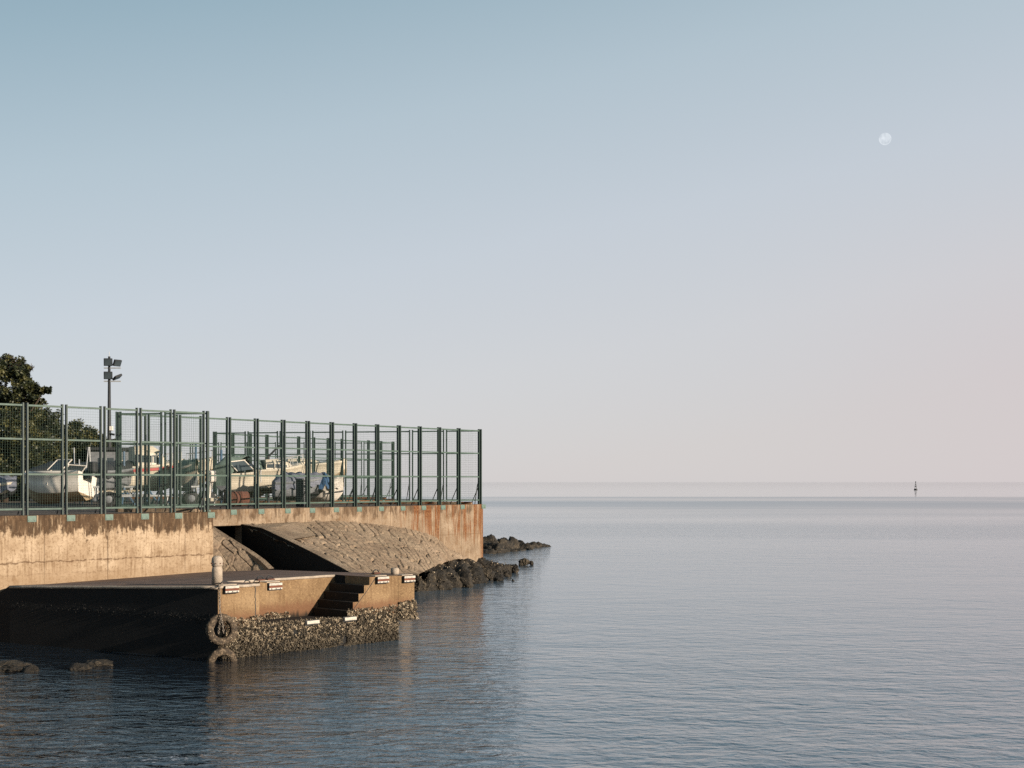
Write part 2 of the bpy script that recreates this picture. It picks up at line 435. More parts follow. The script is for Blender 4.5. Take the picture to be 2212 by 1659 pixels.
M['plank'] = simple('white_fender_plastic', (.40, .365, .31), .5, .35, 14)
M['stripe'] = simple('rust_brown_stripe', (.12, .035, .015), .7, .3, 9)

# ------------------------------------------------------------------ sea
mb = MB()
mb.add([(-30000, -60, 0), (30000, -60, 0), (30000, 45000, 0), (-30000, 45000, 0)], [(0,1,2,3)])
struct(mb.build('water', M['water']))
# shore ground under the quay and rocks
g = simple('seabed_rubble', (.03, .025, .018), .9, .4, 2)
mb = MB(); mb.add([(-400, -60, -1.2), (120, -60, -1.2), (120, 400, -1.2), (-400, 400, -1.2)], [(0,1,2,3)])
struct(mb.build('seabed', g))

# ------------------------------------------------------------------ yard and sea walls
yard_poly = [W1a, W1b, R1, W2b, R2, W3b, END, Vector((-40, 130)), Vector((-160, 150)), Vector((-160, 10)), Vector((-60, 10))]
ym = NT('yard_surface', .9, .15); pz = ym.geo(); a = ym.noise(pz, .7, 6, .6); b_ = ym.noise(pz, 9, 5)
ym.color(ym.mix(ym.math('MULTIPLY', ym.step(b_, .5, .7), .5), ym.ramp(a, [(.3, (.05, .04, .033)), (.7, (.12, .095, .075))]), (.16, .125, .095)))
ym.normal(ym.bump(b_, .5, .03))
mb = MB(); mb.add([(p.x, p.y, GZ-.012) for p in yard_poly], [tuple(range(len(yard_poly)))])
struct(mb.build('yard_ground', ym.m))

def wall_prism(A, B, thick, z0, z1, mb=None):
    e = unit(A, B); n = inw(e); mb = mb or MB()
    poly = [A, B, B+n*thick, A+n*thick]
    return mb.prism([(p.x, p.y) for p in poly], z0, z1)
def subdiv(o, levels, strength, scale=.5, mid=.5):
    pass
o = wall_prism(W1a, W1b, .4, -1.2, GZ).build('sea_wall', M['wall1'], bevel=.025)
tag(o, 'pale beige sea wall stained dark brown along its top, behind the landing stage at left', 'sea wall')
# wall 2: culvert opening at its left end
sC = on_line(R1, e2, 524)
A2 = R1; K2 = R1+e2*sC
root = thing('sea_wall', 'long sea wall with orange rust streaks at its seaward corner above the stone slope', 'sea wall', (0,0,0))
mb = MB(); wall_prism(R1-inw(e2)*-.0, K2, .4, P(524, 1135, K2.y).z, GZ, mb); wall_prism(K2, W2b, .4, -1.2, GZ, mb)
# join the two as one outline
mb2 = MB(); n2 = inw(e2)
zc = P(524, 1135, K2.y).z
prof = [(0, zc), (sC, zc), (sC, -1.2), ((W2b-R1).length, -1.2), ((W2b-R1).length, GZ), (0, GZ)]
front = [Vector((*(R1+e2*s), z)) for s, z in prof]; back = [Vector((*(R1+e2*s+n2*.4), z)) for s, z in prof]
N = len(prof)
mb2.add(front+back, [tuple(range(N)), tuple(range(2*N-1, N-1, -1))]+[(i, i+N, (i+1) % N+N, (i+1) % N) for i in range(N)])
mb2.build('wall_face', M['wall2'], root, bevel=.025)
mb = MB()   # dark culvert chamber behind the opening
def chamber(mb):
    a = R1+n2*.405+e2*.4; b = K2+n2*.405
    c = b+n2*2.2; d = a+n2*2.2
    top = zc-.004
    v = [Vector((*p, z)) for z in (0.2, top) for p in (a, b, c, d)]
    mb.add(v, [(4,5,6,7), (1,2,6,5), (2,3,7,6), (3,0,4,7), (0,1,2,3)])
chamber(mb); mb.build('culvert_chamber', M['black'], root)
o = wall_prism(R2, W3b, .4, -1.2, GZ).build('sea_wall', M['wall2'], bevel=.025)
tag(o, 'farthest sea wall, low strip seen through the fences behind the boats', 'sea wall')
# return walls (seen from the yard only as low kerbs)
for A, B, lab in ((W1b+e1*-.02, R1, 'short return wall closing the gap behind the left fence corner'),
                  (W2b, R2, 'return wall running left from the rusty seaward corner'),
                  (W3b, END, 'return wall at the far end of the boat yard')):
    e = unit(A, B); n = Vector((-e.y, e.x))
    A_ = A+e*.45; B_ = B-e*.05
    mb = MB(); mb.prism([(p.x, p.y) for p in (A_, B_, B_+n*.3, A_+n*.3)], -1.2, GZ+.1)
    tag(mb.build('return_wall', M['wall2'], bevel=.02), lab, 'sea wall')

# ------------------------------------------------------------------ fences
FH = 3.1
RAILS = (.17, 1.13, 2.10, 3.03)
post_me = MB().box((0, 0, FH/2), (.04, .088, FH)).mesh('post'); post_me.materials.append(M['green'])
plate_me = MB().box((.13, -.008, -.10), (.26, .014, .17)).box((.04, -.019, -.15), (.03, .012, .03)).box((.22, -.019, -.15), (.03, .012, .03)).mesh('base_plate')
plate_me.materials.append(M['mint'])
brace_me = MB().tube([(0, .05, .85), (0, .5, .02)], .018, 6).mesh('brace'); brace_me.materials.append(M['dark'])
def rail_me(L):
    me = MB().box((L/2, 0, 0), (L, .05, .05)).mesh('rail'); me.materials.append(M['rail']); return me
def wire_me(L):
    mb = MB(); r = .0016
    def wire(a, b):
        mb.tube([a, b], r, 3, False)
    z = .22
    while z < 3.0:
        wire((0, 0, z), (L, 0, z)); z += .075
    x = .075
    while x < L:
        wire((x, .006, .17), (x, .006, 3.03)); x += .075
    me = mb.mesh('wire_mesh'); me.materials.append(M['wire']); return me
def fence(A, B, edges, label, plates=True, braces=True, end_pair=True, plate_skip=(), first_pair=True):
    """edges: distances along A->B of the post pairs"""
    e = unit(A, B)
    f = thing('mesh_fence', label, 'fence', (A.x, A.y, GZ), math.atan2(e.y, e.x))
    pitch = edges[1]-edges[0]; g = .065
    rm, wm = {}, {}
    def child(name, me, loc):
        o = bpy.data.objects.new(name, me); C.objects.link(o); o.parent = f; o.location = loc; return o
    for i, s in enumerate(edges):
        if i > 0 or first_pair: child('post', post_me, (s-g if i else s, .055, 0))
        if i > 0 and (i < len(edges)-1 or end_pair): child('post', post_me, (s+g, .055, 0))
        if plates and i not in plate_skip: child('base_plate', plate_me, (s+g-.02, 0, 0))
        if braces: child('brace', brace_me, (s+g, .055, 0))
        if i < len(edges)-1:
            L = edges[i+1]-s-2*g-.04; k = round(L, 3)
            if k not in rm: rm[k] = rail_me(L); wm[k] = wire_me(L)
            for z in RAILS: child('rail', rm[k], (s+g+.02, .055, z))
            child('wire_mesh', wm[k], (s+g+.02, .055, 0))
    return f
px1 = [on_line(W1a, e1, x) for x in (-110, -27, 56, 141, 224, 302, 375, 446)]
fence(W1a, W1b, px1, 'tall green mesh fence on the dark topped wall, in front of the white boat')
L2 = (W2b-R1).length
px2 = [.06] + [on_line(R1, e2, x) for x in (320, 388, 439, 496, 556, 614, 667, 719, 769, 817, 864, 909, 951, 993)] + [L2-.16]
fence(R1, W2b, px2, 'longest green mesh fence, ending at the rusty seaward corner of the wall')
def even(L, n, a=.1): return [a+(L-2*a)*i/n for i in range(n+1)]
def ret_fence(A, B, n, label, **k):
    e = unit(A, B); A_ = A+e*.1; return fence(A_, B, even((B-A_).length, n, .05), label, plates=False, **k)
ret_fence(W1b, R1, 2, 'short dark green return fence behind the three right bays of the left fence')
ret_fence(W2b, R2, 8, 'dark backlit green fence running level behind the longest fence')
fence(R2, W3b, even((W3b-R2).length, 12, .08), 'distant sunlit green fence receding between the two level dark fences')
ret_fence(W3b, END, 11, 'farthest and lowest dark fence against the sea haze')

# ------------------------------------------------------------------ landing stage
DZ = 1.59
C1 = P(471, 1266, 30.0); C2 = P(895, 1242, 34.2)
c1, c2 = Vector(C1[:2]), Vector(C2[:2])
ef = unit(c1, c2); ni = Vector((-ef.y, ef.x)); LF = (c2-c1).length
def fp(s, w=0.0): return c1+ef*s+ni*w          # point on the front face plan
LZ = .62; SA = 1.09; SB = 4.31; WID = 1.3; SF = 5.22
pier = thing('landing_stage', 'low brown concrete landing stage with cut-in steps and an oyster crusted base', 'landing stage', (c1.x, c1.y, 0))
def pl(mb, name, mat, **k):
    o = mb.build(name, mat, None, **k); o.parent = pier; o.matrix_parent_inverse = Matrix.Translation((-c1.x, -c1.y, 0)); return o
def v3(p, z): return (p.x, p.y, z)
pB = [P(893, 1239.5, 35.0), P(740, 1236, 37.7), P(588, 1231, 42.2), P(452, 1235, 42.4), P(20, 1268, 37.6), P(-170, 1395, 35.6)]
pL = [P(-170, 1400, 35.0), P(21, 1265, 33.1)]
top = [v3(c1, DZ), v3(fp(SA), DZ), v3(fp(SA, WID), DZ-.02), v3(fp(SB, WID), DZ-.02), v3(fp(SB), DZ-.015), v3(c2, C2.z)] + [tuple(p) for p in pB] + [tuple(p) for p in pL]
# body: walls of the outline; deck as its own part
n = len(top)
def side(mb, idx, z0=-1.2):
    for i in idx:
        j = (i+1) % n; a, b = Vector(top[i]), Vector(top[j])
        L = (b-a).length; m = max(1, int(L/.5)); rows = []
        for q in range(m+1):
            p = a.lerp(b, q/m); rows.append([Vector((p.x, p.y, p.z-.01)), Vector((p.x, p.y, z0))])
        mb.grid(rows)
mb = MB(); side(mb, [0, 1, 2]); pl(mb, 'front_face', M['pier'])
mb = MB()   # block right of the stairs: overhanging nose
mb.prism([v3(fp(SB), DZ-.02), v3(fp(SF), DZ-.03), v3(fp(SF, .9), DZ-.03), v3(fp(SB, .9), DZ-.03)], -1.2, DZ)
pl(mb, 'stair_head_block', M['pier'])
mb = MB()
e0 = [fp(SF+.002, -.002), fp(LF, -.002), Vector(pB[0][:2]), fp(SF+.002, .95)]
mb.prism([(e0[0].x, e0[0].y, DZ-.031), (e0[1].x, e0[1].y, C2.z-.012), (e0[2].x, e0[2].y, pB[0].z-.012), (e0[3].x, e0[3].y, DZ-.04)], .56, DZ)
pl(mb, 'overhanging_nose', M['pier'], bevel=.03)
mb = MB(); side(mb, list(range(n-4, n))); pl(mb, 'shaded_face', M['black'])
mb = MB(); mb.add(top, [tuple(range(n))])
deck = pl(mb, 'deck', M['deck'])
bm = bmesh.new(); bm.from_mesh(deck.data); bmesh.ops.triangulate(bm, faces=bm.faces); bm.to_mesh(deck.data); bm.free()
for p in deck.data.polygons:
    if p.normal.z < 0: p.flip()
# slightly rounded, worn nosing along the visible edges
mb = MB()
for a, b in ((top[n-1], top[0]), (top[0], top[1]), (top[2], top[3])):
    a, b = Vector(a), Vector(b); k = 14
    pts = [a.lerp(b, i/k)+Vector((0, 0, -.03+random.uniform(-.006, .006))) for i in range(k+1)]
    mb.tube(pts, .034, 8)
pl(mb, 'worn_edge', M['light_conc'], smooth=True)
# landing and steps
SL = 3.62
mb = MB(); q = [fp(SA+.003), fp(SL+.6), fp(SL+.6, WID-.003), fp(SA+.003, WID-.003)]
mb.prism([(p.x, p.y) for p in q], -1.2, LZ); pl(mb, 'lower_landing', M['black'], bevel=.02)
NS = 5; rise = (DZ-.02-LZ)/NS; tr = (SB-SL)/(NS-1)
for i in range(1, NS):
    s0 = SL+(i-1)*tr
    q = [fp(s0, .004), fp(SB-.003*i, .004), fp(SB-.003*i, WID-.004-.002*i), fp(s0, WID-.004-.002*i)]
    mb = MB(); mb.prism([(p.x, p.y) for p in q], LZ-.05-.01*i, LZ+rise*i); st_ = pl(mb, 'step', M['steps'], bevel=.012)
mb = MB()     # sunlit stair flank in the plane of the face
prof = [(SL, LZ+.02)]
for i in range(1, NS): prof += [(SL+(i-1)*tr, LZ+rise*i), (SL+i*tr, LZ+rise*i)]
prof += [(SB, LZ+.02)]
fr = [Vector((*fp(s_, -.004), z_)) for s_, z_ in prof]; bk = [Vector((*fp(s_, .0035), z_)) for s_, z_ in prof]
K_ = len(prof); mb.add(fr+bk, [tuple(range(K_)), tuple(range(2*K_-1, K_-1, -1))]+[(i, i+K_, (i+1) % K_+K_, (i+1) % K_) for i in range(K_)])
pl(mb, 'stair_flank', M['pier'])
# cracks and block joints on the sunny face
mb = MB()
for s, z0, z1, wd in ((.98, .85, 1.56, .016),):
    k = 10
    for i in range(k):
        za, zb = z0+(z1-z0)*i/k, z0+(z1-z0)*(i+1)/k
        a = fp(s+random.uniform(-.01, .01), -.004)
        mb.box((a.x, a.y, (za+zb)/2), (wd, .008, zb-za+.002), Matrix.Rotation(math.atan2(ef.y, ef.x), 3, 'Z'))
pl(mb, 'joint_filler', M['dark'])
# thin stair stringer crack
a = fp(4.46, -.004); b = fp(3.7, -.004)
mb = MB(); mb.tube([(a.x, a.y, 1.5), (fp(4.2, -.004).x, fp(4.2, -.004).y, 1.22), (fp(3.95, -.004).x, fp(3.95, -.004).y, .98), (b.x, b.y, .72)], .009, 5)
pl(mb, 'stringer_crack', M['dark'])

# oysters: thousands of little cupped shells
def shells(mb, pts, size=(.028, .068), flat=.5):
    for p, nrm, up in pts:
        L = random.uniform(*size); wdt = L*random.uniform(.4, .7)
        t = (up+Vector((random.gauss(0, .7), random.gauss(0, .7), random.gauss(0, .7)))).normalized()
        d = (nrm*random.uniform(.35, 1.2)+t).normalized()
        sd = d.cross(nrm+Vector((random.gauss(0, .3), random.gauss(0, .3), random.gauss(0, .3))))
        if sd.length < 1e-4: continue
        sd.normalize(); u = sd.cross(d)
        b = p-nrm*.015; mid = b+d*L*.55
        mb.add([b, mid+sd*wdt*.5+u*.006, b+d*L, mid-sd*wdt*.5+u*.006, mid+u*L*.28, mid-u*.01],
               [(0,1,4), (1,2,4), (2,3,4), (3,0,4), (0,5,1), (1,5,2), (2,5,3), (3,5,0)])
def band(s0, s1, w_, z0, ztop, cnt, depth=.06, normal=None):
    pts = []; nn = normal or Vector((-ni.x, -ni.y, 0))
    for i in range(cnt):
        s = random.uniform(s0, s1); z = random.uniform(z0, 1) ; zt = ztop+.06*mnoise.noise(Vector((s*2.3, w_*3, 0)))+.05*mnoise.noise(Vector((s*9, 4, 0)))
        z = z0+(zt-z0)*random.random()
        if mnoise.noise(Vector((s*3.1, z*2.2, 8.3))) < -.6 and z < zt-.12: continue
        bulge = depth*(.4+.6*math.sin(min(1, (zt-z)/.45)*math.pi/2))*random.random() + .05*max(0, mnoise.noise(Vector((s*2, z*2, 1.1))))
        p = fp(s, w_); pts.append((Vector((p.x, p.y, z))+nn*bulge, nn, Vector((0, 0, -.4))))
    return pts
mb = MB()
shells(mb, band(0, SA, 0, -.05, .88, 2600))
shells(mb, band(SA, SL+.1, 0, -.05, .64, 4300))
shells(mb, band(SA, 2.9, WID, .6, .76, 600))
shells(mb, band(SL, SF, 0, -.05, .84, 3800))
shells(mb, band(SF, LF+.02, 0, .47, .93, 1400, .1))
pts = []
for i in range(1200):   # landing top rim and stair flanks
    s = random.uniform(SA+.05, SL); ww = abs(random.gauss(0, .25)); p = fp(s, min(ww, WID-.05)); pts.append((Vector((p.x, p.y, LZ+.01)), Vector((0, 0, 1)), Vector((-ni.x, -ni.y, 0))))
for i in range(600):
    p = fp(random.uniform(SF, LF), random.uniform(0, .7)); pts.append((Vector((p.x, p.y, .56)), Vector((0, 0, -1)), Vector((0, 0, -1))))
shells(mb, pts)
o = pl(mb, 'oyster_crust', M['shell']); o['kind'] = 'stuff'
mb = MB()     # thin crust on the shaded face, its shade painted in with near-black
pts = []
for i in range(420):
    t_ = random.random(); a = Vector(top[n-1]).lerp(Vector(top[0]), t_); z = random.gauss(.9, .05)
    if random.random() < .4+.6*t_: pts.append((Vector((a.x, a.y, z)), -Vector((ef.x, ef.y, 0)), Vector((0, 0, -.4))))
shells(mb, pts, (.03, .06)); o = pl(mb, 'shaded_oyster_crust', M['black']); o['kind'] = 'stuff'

# ------------------------------------------------------------------ stage furniture
rz = math.atan2(ef.y, ef.x)
def fender(s, w_, z, label, two=True):
    p = fp(s, w_)
    f = thing('dock_fender', label, 'fender', (p.x, p.y, z), rz, 'white dock fenders along the landing stage')
    L = .36
    if two:
        MB().box((0, -.035, -.09), (L, .07, .17)).build('rubber_body', M['rubber'], f, bevel=.01)
        MB().box((0, -.085, -.035), (L, .03, .055)).build('white_strip', M['plank'], f, bevel=.008)
        MB().box((0, -.08, -.087), (L-.01, .02, .046)).build('brown_strip', M['stripe'], f)
        MB().box((0, -.085, -.132), (L, .03, .038)).build('white_strip', M['plank'], f, bevel=.008)
        bm_ = MB()
        for x in (-.12, 0, .12): bm_.box((x, -.103, -.132), (.02, .01, .02))
        bm_.build('bolt_heads', M['dark'], f)
        MB().box((0, .1, .012), (L, .2, .02)).build('top_plate', M['light_conc'], f)
    else:
        MB().box((0, -.03, -.02), (L, .05, .075)).build('white_strip', M['plank'], f, bevel=.008)
        MB().box((0, .01, -.03), (L+.04, .03, .12)).build('rubber_body', M['rubber'], f)
    return f
def s_of(x): return on_line(c1, ef, x)
fender(s_of(499)-.03, 0, DZ-.0, 'striped white and brown fender at the near corner beside the tall bollard')
fender(s_of(581)+.12, .0, DZ-.0, 'striped white and brown fender at the start of the sunken landing, left of the steps')
fender(s_of(823), 0, DZ-.02, 'striped white and brown fender just right of the head of the steps')
fender(s_of(880), 0, C2.z, 'striped white and brown fender on the seaward tip of the landing stage')
fender(s_of(671), -.05, LZ+.03, 'plain white bar fender in the oysters below the middle of the lower landing', False)
fender(s_of(752), -.05, LZ+.03, 'plain white bar fender at the foot of the steps', False)

# tall bollard
b0 = P(469, 1261, 30.55)
t_ = thing('mooring_bollard', 'tall round concrete bollard with a domed cap at the near corner of the stage', 'bollard', (b0.x, b0.y, DZ-.01))
MB().lathe([(.118, 0), (.115, .32), (.112, .36), (.104, .365), (.104, .41)], 24).build('shaft', M['light_conc'], t_, True)
MB().lathe([(.118, .412), (.123, .44), (.122, .53), (.114, .575), (.095, .61), (.05, .63), (.01, .634)], 24).build('cap', M['light_conc'], t_, True)
bn = MB()
for k in range(8):
    a = k*math.pi/4; bn.box((.131*math.cos(a), .131*math.sin(a), .47), (.02, .02, .02), Matrix.Rotation(a, 3, 'Z'))
bn.build('cap_bolts', M['rust'], t_)
b1 = P(853, 1243, 34.4)
o = MB().lathe([(.10, -.02), (.105, .06), (.10, .13), (.085, .15), (.03, .155)], 20).build('mooring_bollard', M['light_conc'], None, True)
o.location = (b1.x, b1.y, DZ-.03); tag(o, 'short stubby concrete bollard near the seaward tip of the stage', 'bollard')
# cleats / mooring rings on deck
def cleat(x, y, d, label, rot=0.0):
    p = P(x, y, d)
    t = thing('mooring_ring', label, 'mooring ring', (p.x, p.y, DZ-.01), rot)
    MB().box((0, 0, .01), (.2, .12, .03)).build('base', M['rust'], t, bevel=.006)
    pts = [(.09*math.cos(a), 0, .02+.07*math.sin(a)) for a in [math.pi*i/8 for i in range(9)]]
    MB().tube(pts, .014, 6).build('ring', M['dark'], t, True)
cleat(485, 1263, 30.35, 'rusty mooring ring beside the tall bollard', .6)
cleat(562, 1254, 31.9, 'rusty mooring ring behind the second striped fender', .8)
cleat(583, 1252.5, 32.1, 'rusty mooring ring at the left end of the sunken landing', .8)
cleat(812, 1244, 34.3, 'rusty mooring ring at the head of the steps', .8)

# tyres and chain
def tyre(c, yaw, R0, r0, label, tilt=0.0):
    t = thing('tyre_fender', label, 'tyre', c, 0, 'old tyres hung as fenders', (R(90)+tilt, 0, yaw))
    prof = []
    for k in range(20):
        a = 2*math.pi*k/20; ca, sa = math.cos(a), math.sin(a)
        x = math.copysign(abs(ca)**.7, ca); y = math.copysign(abs(sa)**.75, sa)
        prof.append((R0-r0+x*r0, y*r0*1.05))
    m = MB(); nseg = 56
    for i in range(nseg):
        an = 2*math.pi*i/nseg
        for (rr, zz) in prof:
            lug = .012 if (i % 2 and rr > R0-r0*.25) else 0
            nn_ = .02*mnoise.noise(Vector((math.cos(an)*4, math.sin(an)*4, zz*9+rr*9)))
            q = rr+lug+nn_; m.v.append((q*math.cos(an), q*math.sin(an), zz))
    K = len(prof)
    for i in range(nseg):
        for k in range(K):
            # leave the inside of the casing open
            if k in (9, 10): continue
            i2, k2 = (i+1) % nseg, (k+1) % K
            m.f.append((i*K+k, i2*K+k, i2*K+k2, i*K+k2))
    m.build('casing', M['tyre'], t, True)
    sh = []
    for i in range(420):
        an = random.uniform(0, 2*math.pi); rr = R0-r0*random.uniform(.0, 1.6)
        if random.random() < .5*(1+math.sin(an)) * .6: continue
        zz = r0*1.0*math.sqrt(max(.05, 1-((rr-(R0-r0))/r0)**2))
        sh.append((Vector((rr*math.cos(an), rr*math.sin(an), zz*.95)), Vector((math.cos(an)*.3, math.sin(an)*.3, 1)).normalized(), Vector((0, -1, 0))))
    m = MB(); shells(m, sh, (.02, .05)); bo = m.build('barnacles', M['shell'], t); bo['kind'] = 'stuff'
    return t
tt = NT('worn_tyre', .8, .25); pz = tt.geo(); f_ = tt.noise(pz, 14, 5, .7)
tt.color(tt.ramp(f_, [(.35, (.02, .015, .011)), (.52, (.06, .043, .028)), (.66, (.19, .14, .09))])); tt.normal(tt.bump(f_, .7, .03)); M['tyre'] = tt.m
T1 = P(479, 1360, 29.75); T2 = P(480, 1425, 29.72)
tyre(T1, R(28), .335, .078, 'upper old tyre hanging on a chain at the corner of the stage', R(-4))
tyre((T2.x, T2.y, -.02), R(24), .31, .076, 'lower barnacled tyre half sunk in the water at the corner of the stage', R(6))
def chain_links(mb, pts, ll=.062):
    pts = [Vector(p) for p in pts]; seg = []
    for a, b in zip(pts[:-1], pts[1:]):
        k = max(1, round((b-a).length/(ll*.78)))
        seg += [(a.lerp(b, (i+.5)/k), (b-a).normalized()) for i in range(k)]
    for i, (c, d) in enumerate(seg):
        sd = d.orthogonal().normalized()
        sd = Matrix.Rotation(math.pi/2*(i % 2)+random.uniform(-.4, .4), 3, d) @ sd
        ring = [c+d*(ll*.5*math.cos(a))+sd*(ll*.3*math.sin(a)) for a in [2*math.pi*j/8 for j in range(9)]]
        mb.tube(ring, .009, 5, False)
mb = MB()
top_c = P(474, 1266, 29.93)
chain_links(mb, [top_c+Vector((.02, .25, .015)), top_c+Vector((0, -.02, .01)), P(474, 1290, 29.85), P(475, 1318, 29.7), P(477, 1332, 29.62), P(474, 1352, 29.6), P(472, 1368, 29.62)])
chain_links(mb, [P(477, 1332, 29.62), P(481, 1350, 29.6), P(483, 1368, 29.62)])
M['chain'] = simple('weathered_chain', (.17, .14, .11), .7, .4, 12)
tag(mb.build('chain', M['chain'], None, True), 'rusty grey chain hanging from the stage corner and holding the upper tyre', 'chain')

# ------------------------------------------------------------------ stone revetment
def lerp_list(lst, u):
    x = u*(len(lst)-1); i = min(int(x), len(lst)-2); f = x-i
    return lst[i].lerp(lst[i+1], f)
def wall2_pt(x, y, off=.02):
    s = on_line(R1, e2, x); p = R1+e2*s-inw(e2)*off
    return P(x, y, p.y)
def stones(u, v, du, dv, seed):
    """signed relief of irregular pitched stones, lengths in metres"""
    gu, gv = np.floor(u/du).astype(int), np.floor(v/dv).astype(int)
    d1 = np.full(u.shape, 9.); d2 = np.full(u.shape, 9.); cid = np.zeros(u.shape); tx = np.zeros(u.shape); ty = np.zeros(u.shape)
    def h(a, b, k):
        x = np.sin(a*127.1+b*311.7+k*74.7+seed)*43758.5453; return x-np.floor(x)
    for i in (-1, 0, 1):
        for j in (-1, 0, 1):
            a, b = gu+i, gv+j
            cx = (a+.15+.7*h(a, b, 1)+.5*(b % 2))*du; cy = (b+.15+.7*h(a, b, 2))*dv
            dx, dy = (u-cx)/du, (v-cy)/dv
            d = np.maximum(np.abs(dx), np.abs(dy))*.55+np.sqrt(dx*dx+dy*dy)*.45
            m = d < d1
            d2 = np.where(m, d1, np.minimum(d2, d)); cid = np.where(m, h(a, b, 3), cid); tx = np.where(m, dx*(h(a, b, 4)-.5), tx); ty = np.where(m, dy*(h(a, b, 5)-.5), ty)
            d1 = np.where(m, d, d1)
    gap = np.clip((d2-d1)/.14, 0, 1)
    return (gap**.6-1)*(.03+.13*np.clip((cid-.4)/.4, 0, 1))+(cid-.5)*.03+tx*.04+ty*.10
def revet(Tl, Bl, nu, nv, name, mat, bulge, du=.34, dv=1.25, seed=1.0, amp=1.0):
    U = np.linspace(0, 1, nu); V = np.linspace(0, 1, nv)
    pos = np.zeros((nu, nv, 3))
    for i, u in enumerate(U):
        a, b = lerp_list(Tl, u), lerp_list(Bl, u)
        for j, v in enumerate(V): pos[i, j] = a.lerp(b, v)+Vector((0, 0, bulge*math.sin(v*math.pi)))
    mu = np.concatenate([[0], np.cumsum(np.linalg.norm(np.diff(pos[:, nv//2], axis=0), axis=1))])
    mv = np.linalg.norm(pos[:, -1]-pos[:, 0], axis=1)
    uu = mu[:, None]+np.zeros((nu, nv)); vv = mv[:, None]*V[None, :]
    vv = vv - .2*uu    # courses lie askew on the slope
    hgt = stones(uu, vv, du, dv, seed)*amp
    gu_ = np.gradient(pos, axis=0); gv_ = np.gradient(pos, axis=1)
    nr = np.cross(gu_, gv_); nr /= np.linalg.norm(nr, axis=2, keepdims=True)+1e-9
    nr *= np.sign(nr[..., 2:3])
    for i in range(nu):
        for j in range(nv):
            hgt[i, j] += .022*mnoise.fractal(Vector(pos[i, j])*2.2, .7, 2.0, 4)+.012*mnoise.noise(Vector(pos[i, j])*9)
    pos = pos+nr*hgt[..., None]
    mb = MB(); mb.grid([[tuple(p) for p in r] for r in pos]); return mb
rv = thing('stone_revetment', 'sloping stone paved revetment between the long wall and the landing stage', 'revetment')
Tl = [wall2_pt(*q) for q in ((524, 1133), (566, 1131), (605, 1129), (648, 1127), (691, 1125), (746, 1126), (801, 1130), (848, 1136), (889, 1143), (938, 1158), (973, 1187), (1000, 1200))]
Bl = [P(*q) for q in ((765, 1244, 41.0), (785, 1247, 42.2), (808, 1249, 43.2), (830, 1250, 44.2), (852, 1249, 45.0), (875, 1247, 46.2), (903, 1240, 47.3), (925, 1230, 48.8), (945, 1220, 50.5), (968, 1212, 53), (990, 1207, 55), (1012, 1208, 56.5))]
mb = revet(Tl, Bl, 400, 250, 'slope', M['stone'], .03)
mb.build('paved_slope', M['stone'], rv, True)
toe = [lerp_list(Bl, i/40*.42) for i in range(41)]
mb2_ = MB(); mb2_.grid([[p+Vector((-.05, .06, .03)), p+Vector((.02, -.05, -.06)), Vector((p.x+.05, p.y-.1, -1.2))] for p in toe]); mb2_.build('toe', M['rock'], rv, True)
# slot side wall and smooth coping along the slot
edge = [wall2_pt(523, 1133, .0), P(569, 1141.5, 46.0)] + [Tl[0].lerp(Bl[0], v)+Vector((0, 0, .12*math.sin(v*math.pi)+.02)) for v in (.3, .45, .6, .75, .9, 1.0)]
edge = [wall2_pt(523, 1133, .0), P(569, 1142, 46.0), P(620, 1166, 44.6), P(669, 1190, 43.3), P(723, 1218, 41.9), P(764, 1240, 40.95)]
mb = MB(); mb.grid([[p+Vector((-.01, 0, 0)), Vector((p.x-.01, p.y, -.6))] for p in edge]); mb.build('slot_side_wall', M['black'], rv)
off = Vector((.20, .14, .0))
mb = MB(); mb.grid([[p+Vector((-.03, -.01, .0)), p+Vector((-.03, -.01, .02)), p+off*.5+Vector((0, 0, .025)), p+off+Vector((0, 0, .01)), p+off+Vector((0, 0, -.15))] for p in edge])
mb.build('slot_coping', M['stone'], rv)
mb = MB()   # bench filling between wall foot and the first course
mb.add([edge[0]+Vector((0, 0, -.01)), edge[1]+Vector((0, 0, -.01)), edge[2]+Vector((0, 0, -.01)), Tl[3].lerp(Bl[3], .25), Tl[3]], [(0,1,2,3,4)])
mb.build('slope_bench', M['stone'], rv)
# small slope left of the slot
rv2 = thing('stone_revetment', 'small triangle of rough stone slope right of the pale wall, behind the tall bollard', 'revetment')
Ta = [P(440, 1140, 45.2), P(457, 1138, 45.6)]; Tl2 = [P(438, 1150, 43.4), P(446, 1145, 44.0), P(456, 1139, 44.8)]
Bl2 = [P(440, 1240, 42.8), P(520, 1237, 42.6), P(592, 1233, 42.3)]
mb = revet(Tl2, Bl2, 130, 150, 'slope', M['stone'], .03, .3, .85, 9.0, .8)
mb.build('paved_slope', M['stone'], rv2, True)
ce = [P(456, 1138, 45.2), P(500, 1166, 44.2), P(548, 1196, 43.2), P(572, 1213, 42.7), P(592, 1232, 42.25)]
mb = MB(); mb.grid([[p+Vector((-.16, -.02, -.1)), p+Vector((-.15, -.02, .04)), p+Vector((.0, .02, .06)), p+Vector((.02, .03, -.9))] for p in ce]); mb.build('slot_coping', M['stone'], rv2)
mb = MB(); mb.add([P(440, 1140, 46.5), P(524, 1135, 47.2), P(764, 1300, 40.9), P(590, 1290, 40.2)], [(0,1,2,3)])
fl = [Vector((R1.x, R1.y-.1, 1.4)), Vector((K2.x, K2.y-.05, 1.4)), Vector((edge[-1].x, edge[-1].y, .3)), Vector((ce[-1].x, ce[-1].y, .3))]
mb = MB(); mb.add(fl, [(0,1,2,3)]); o = mb.build('slipway', M['black']); struct(o)

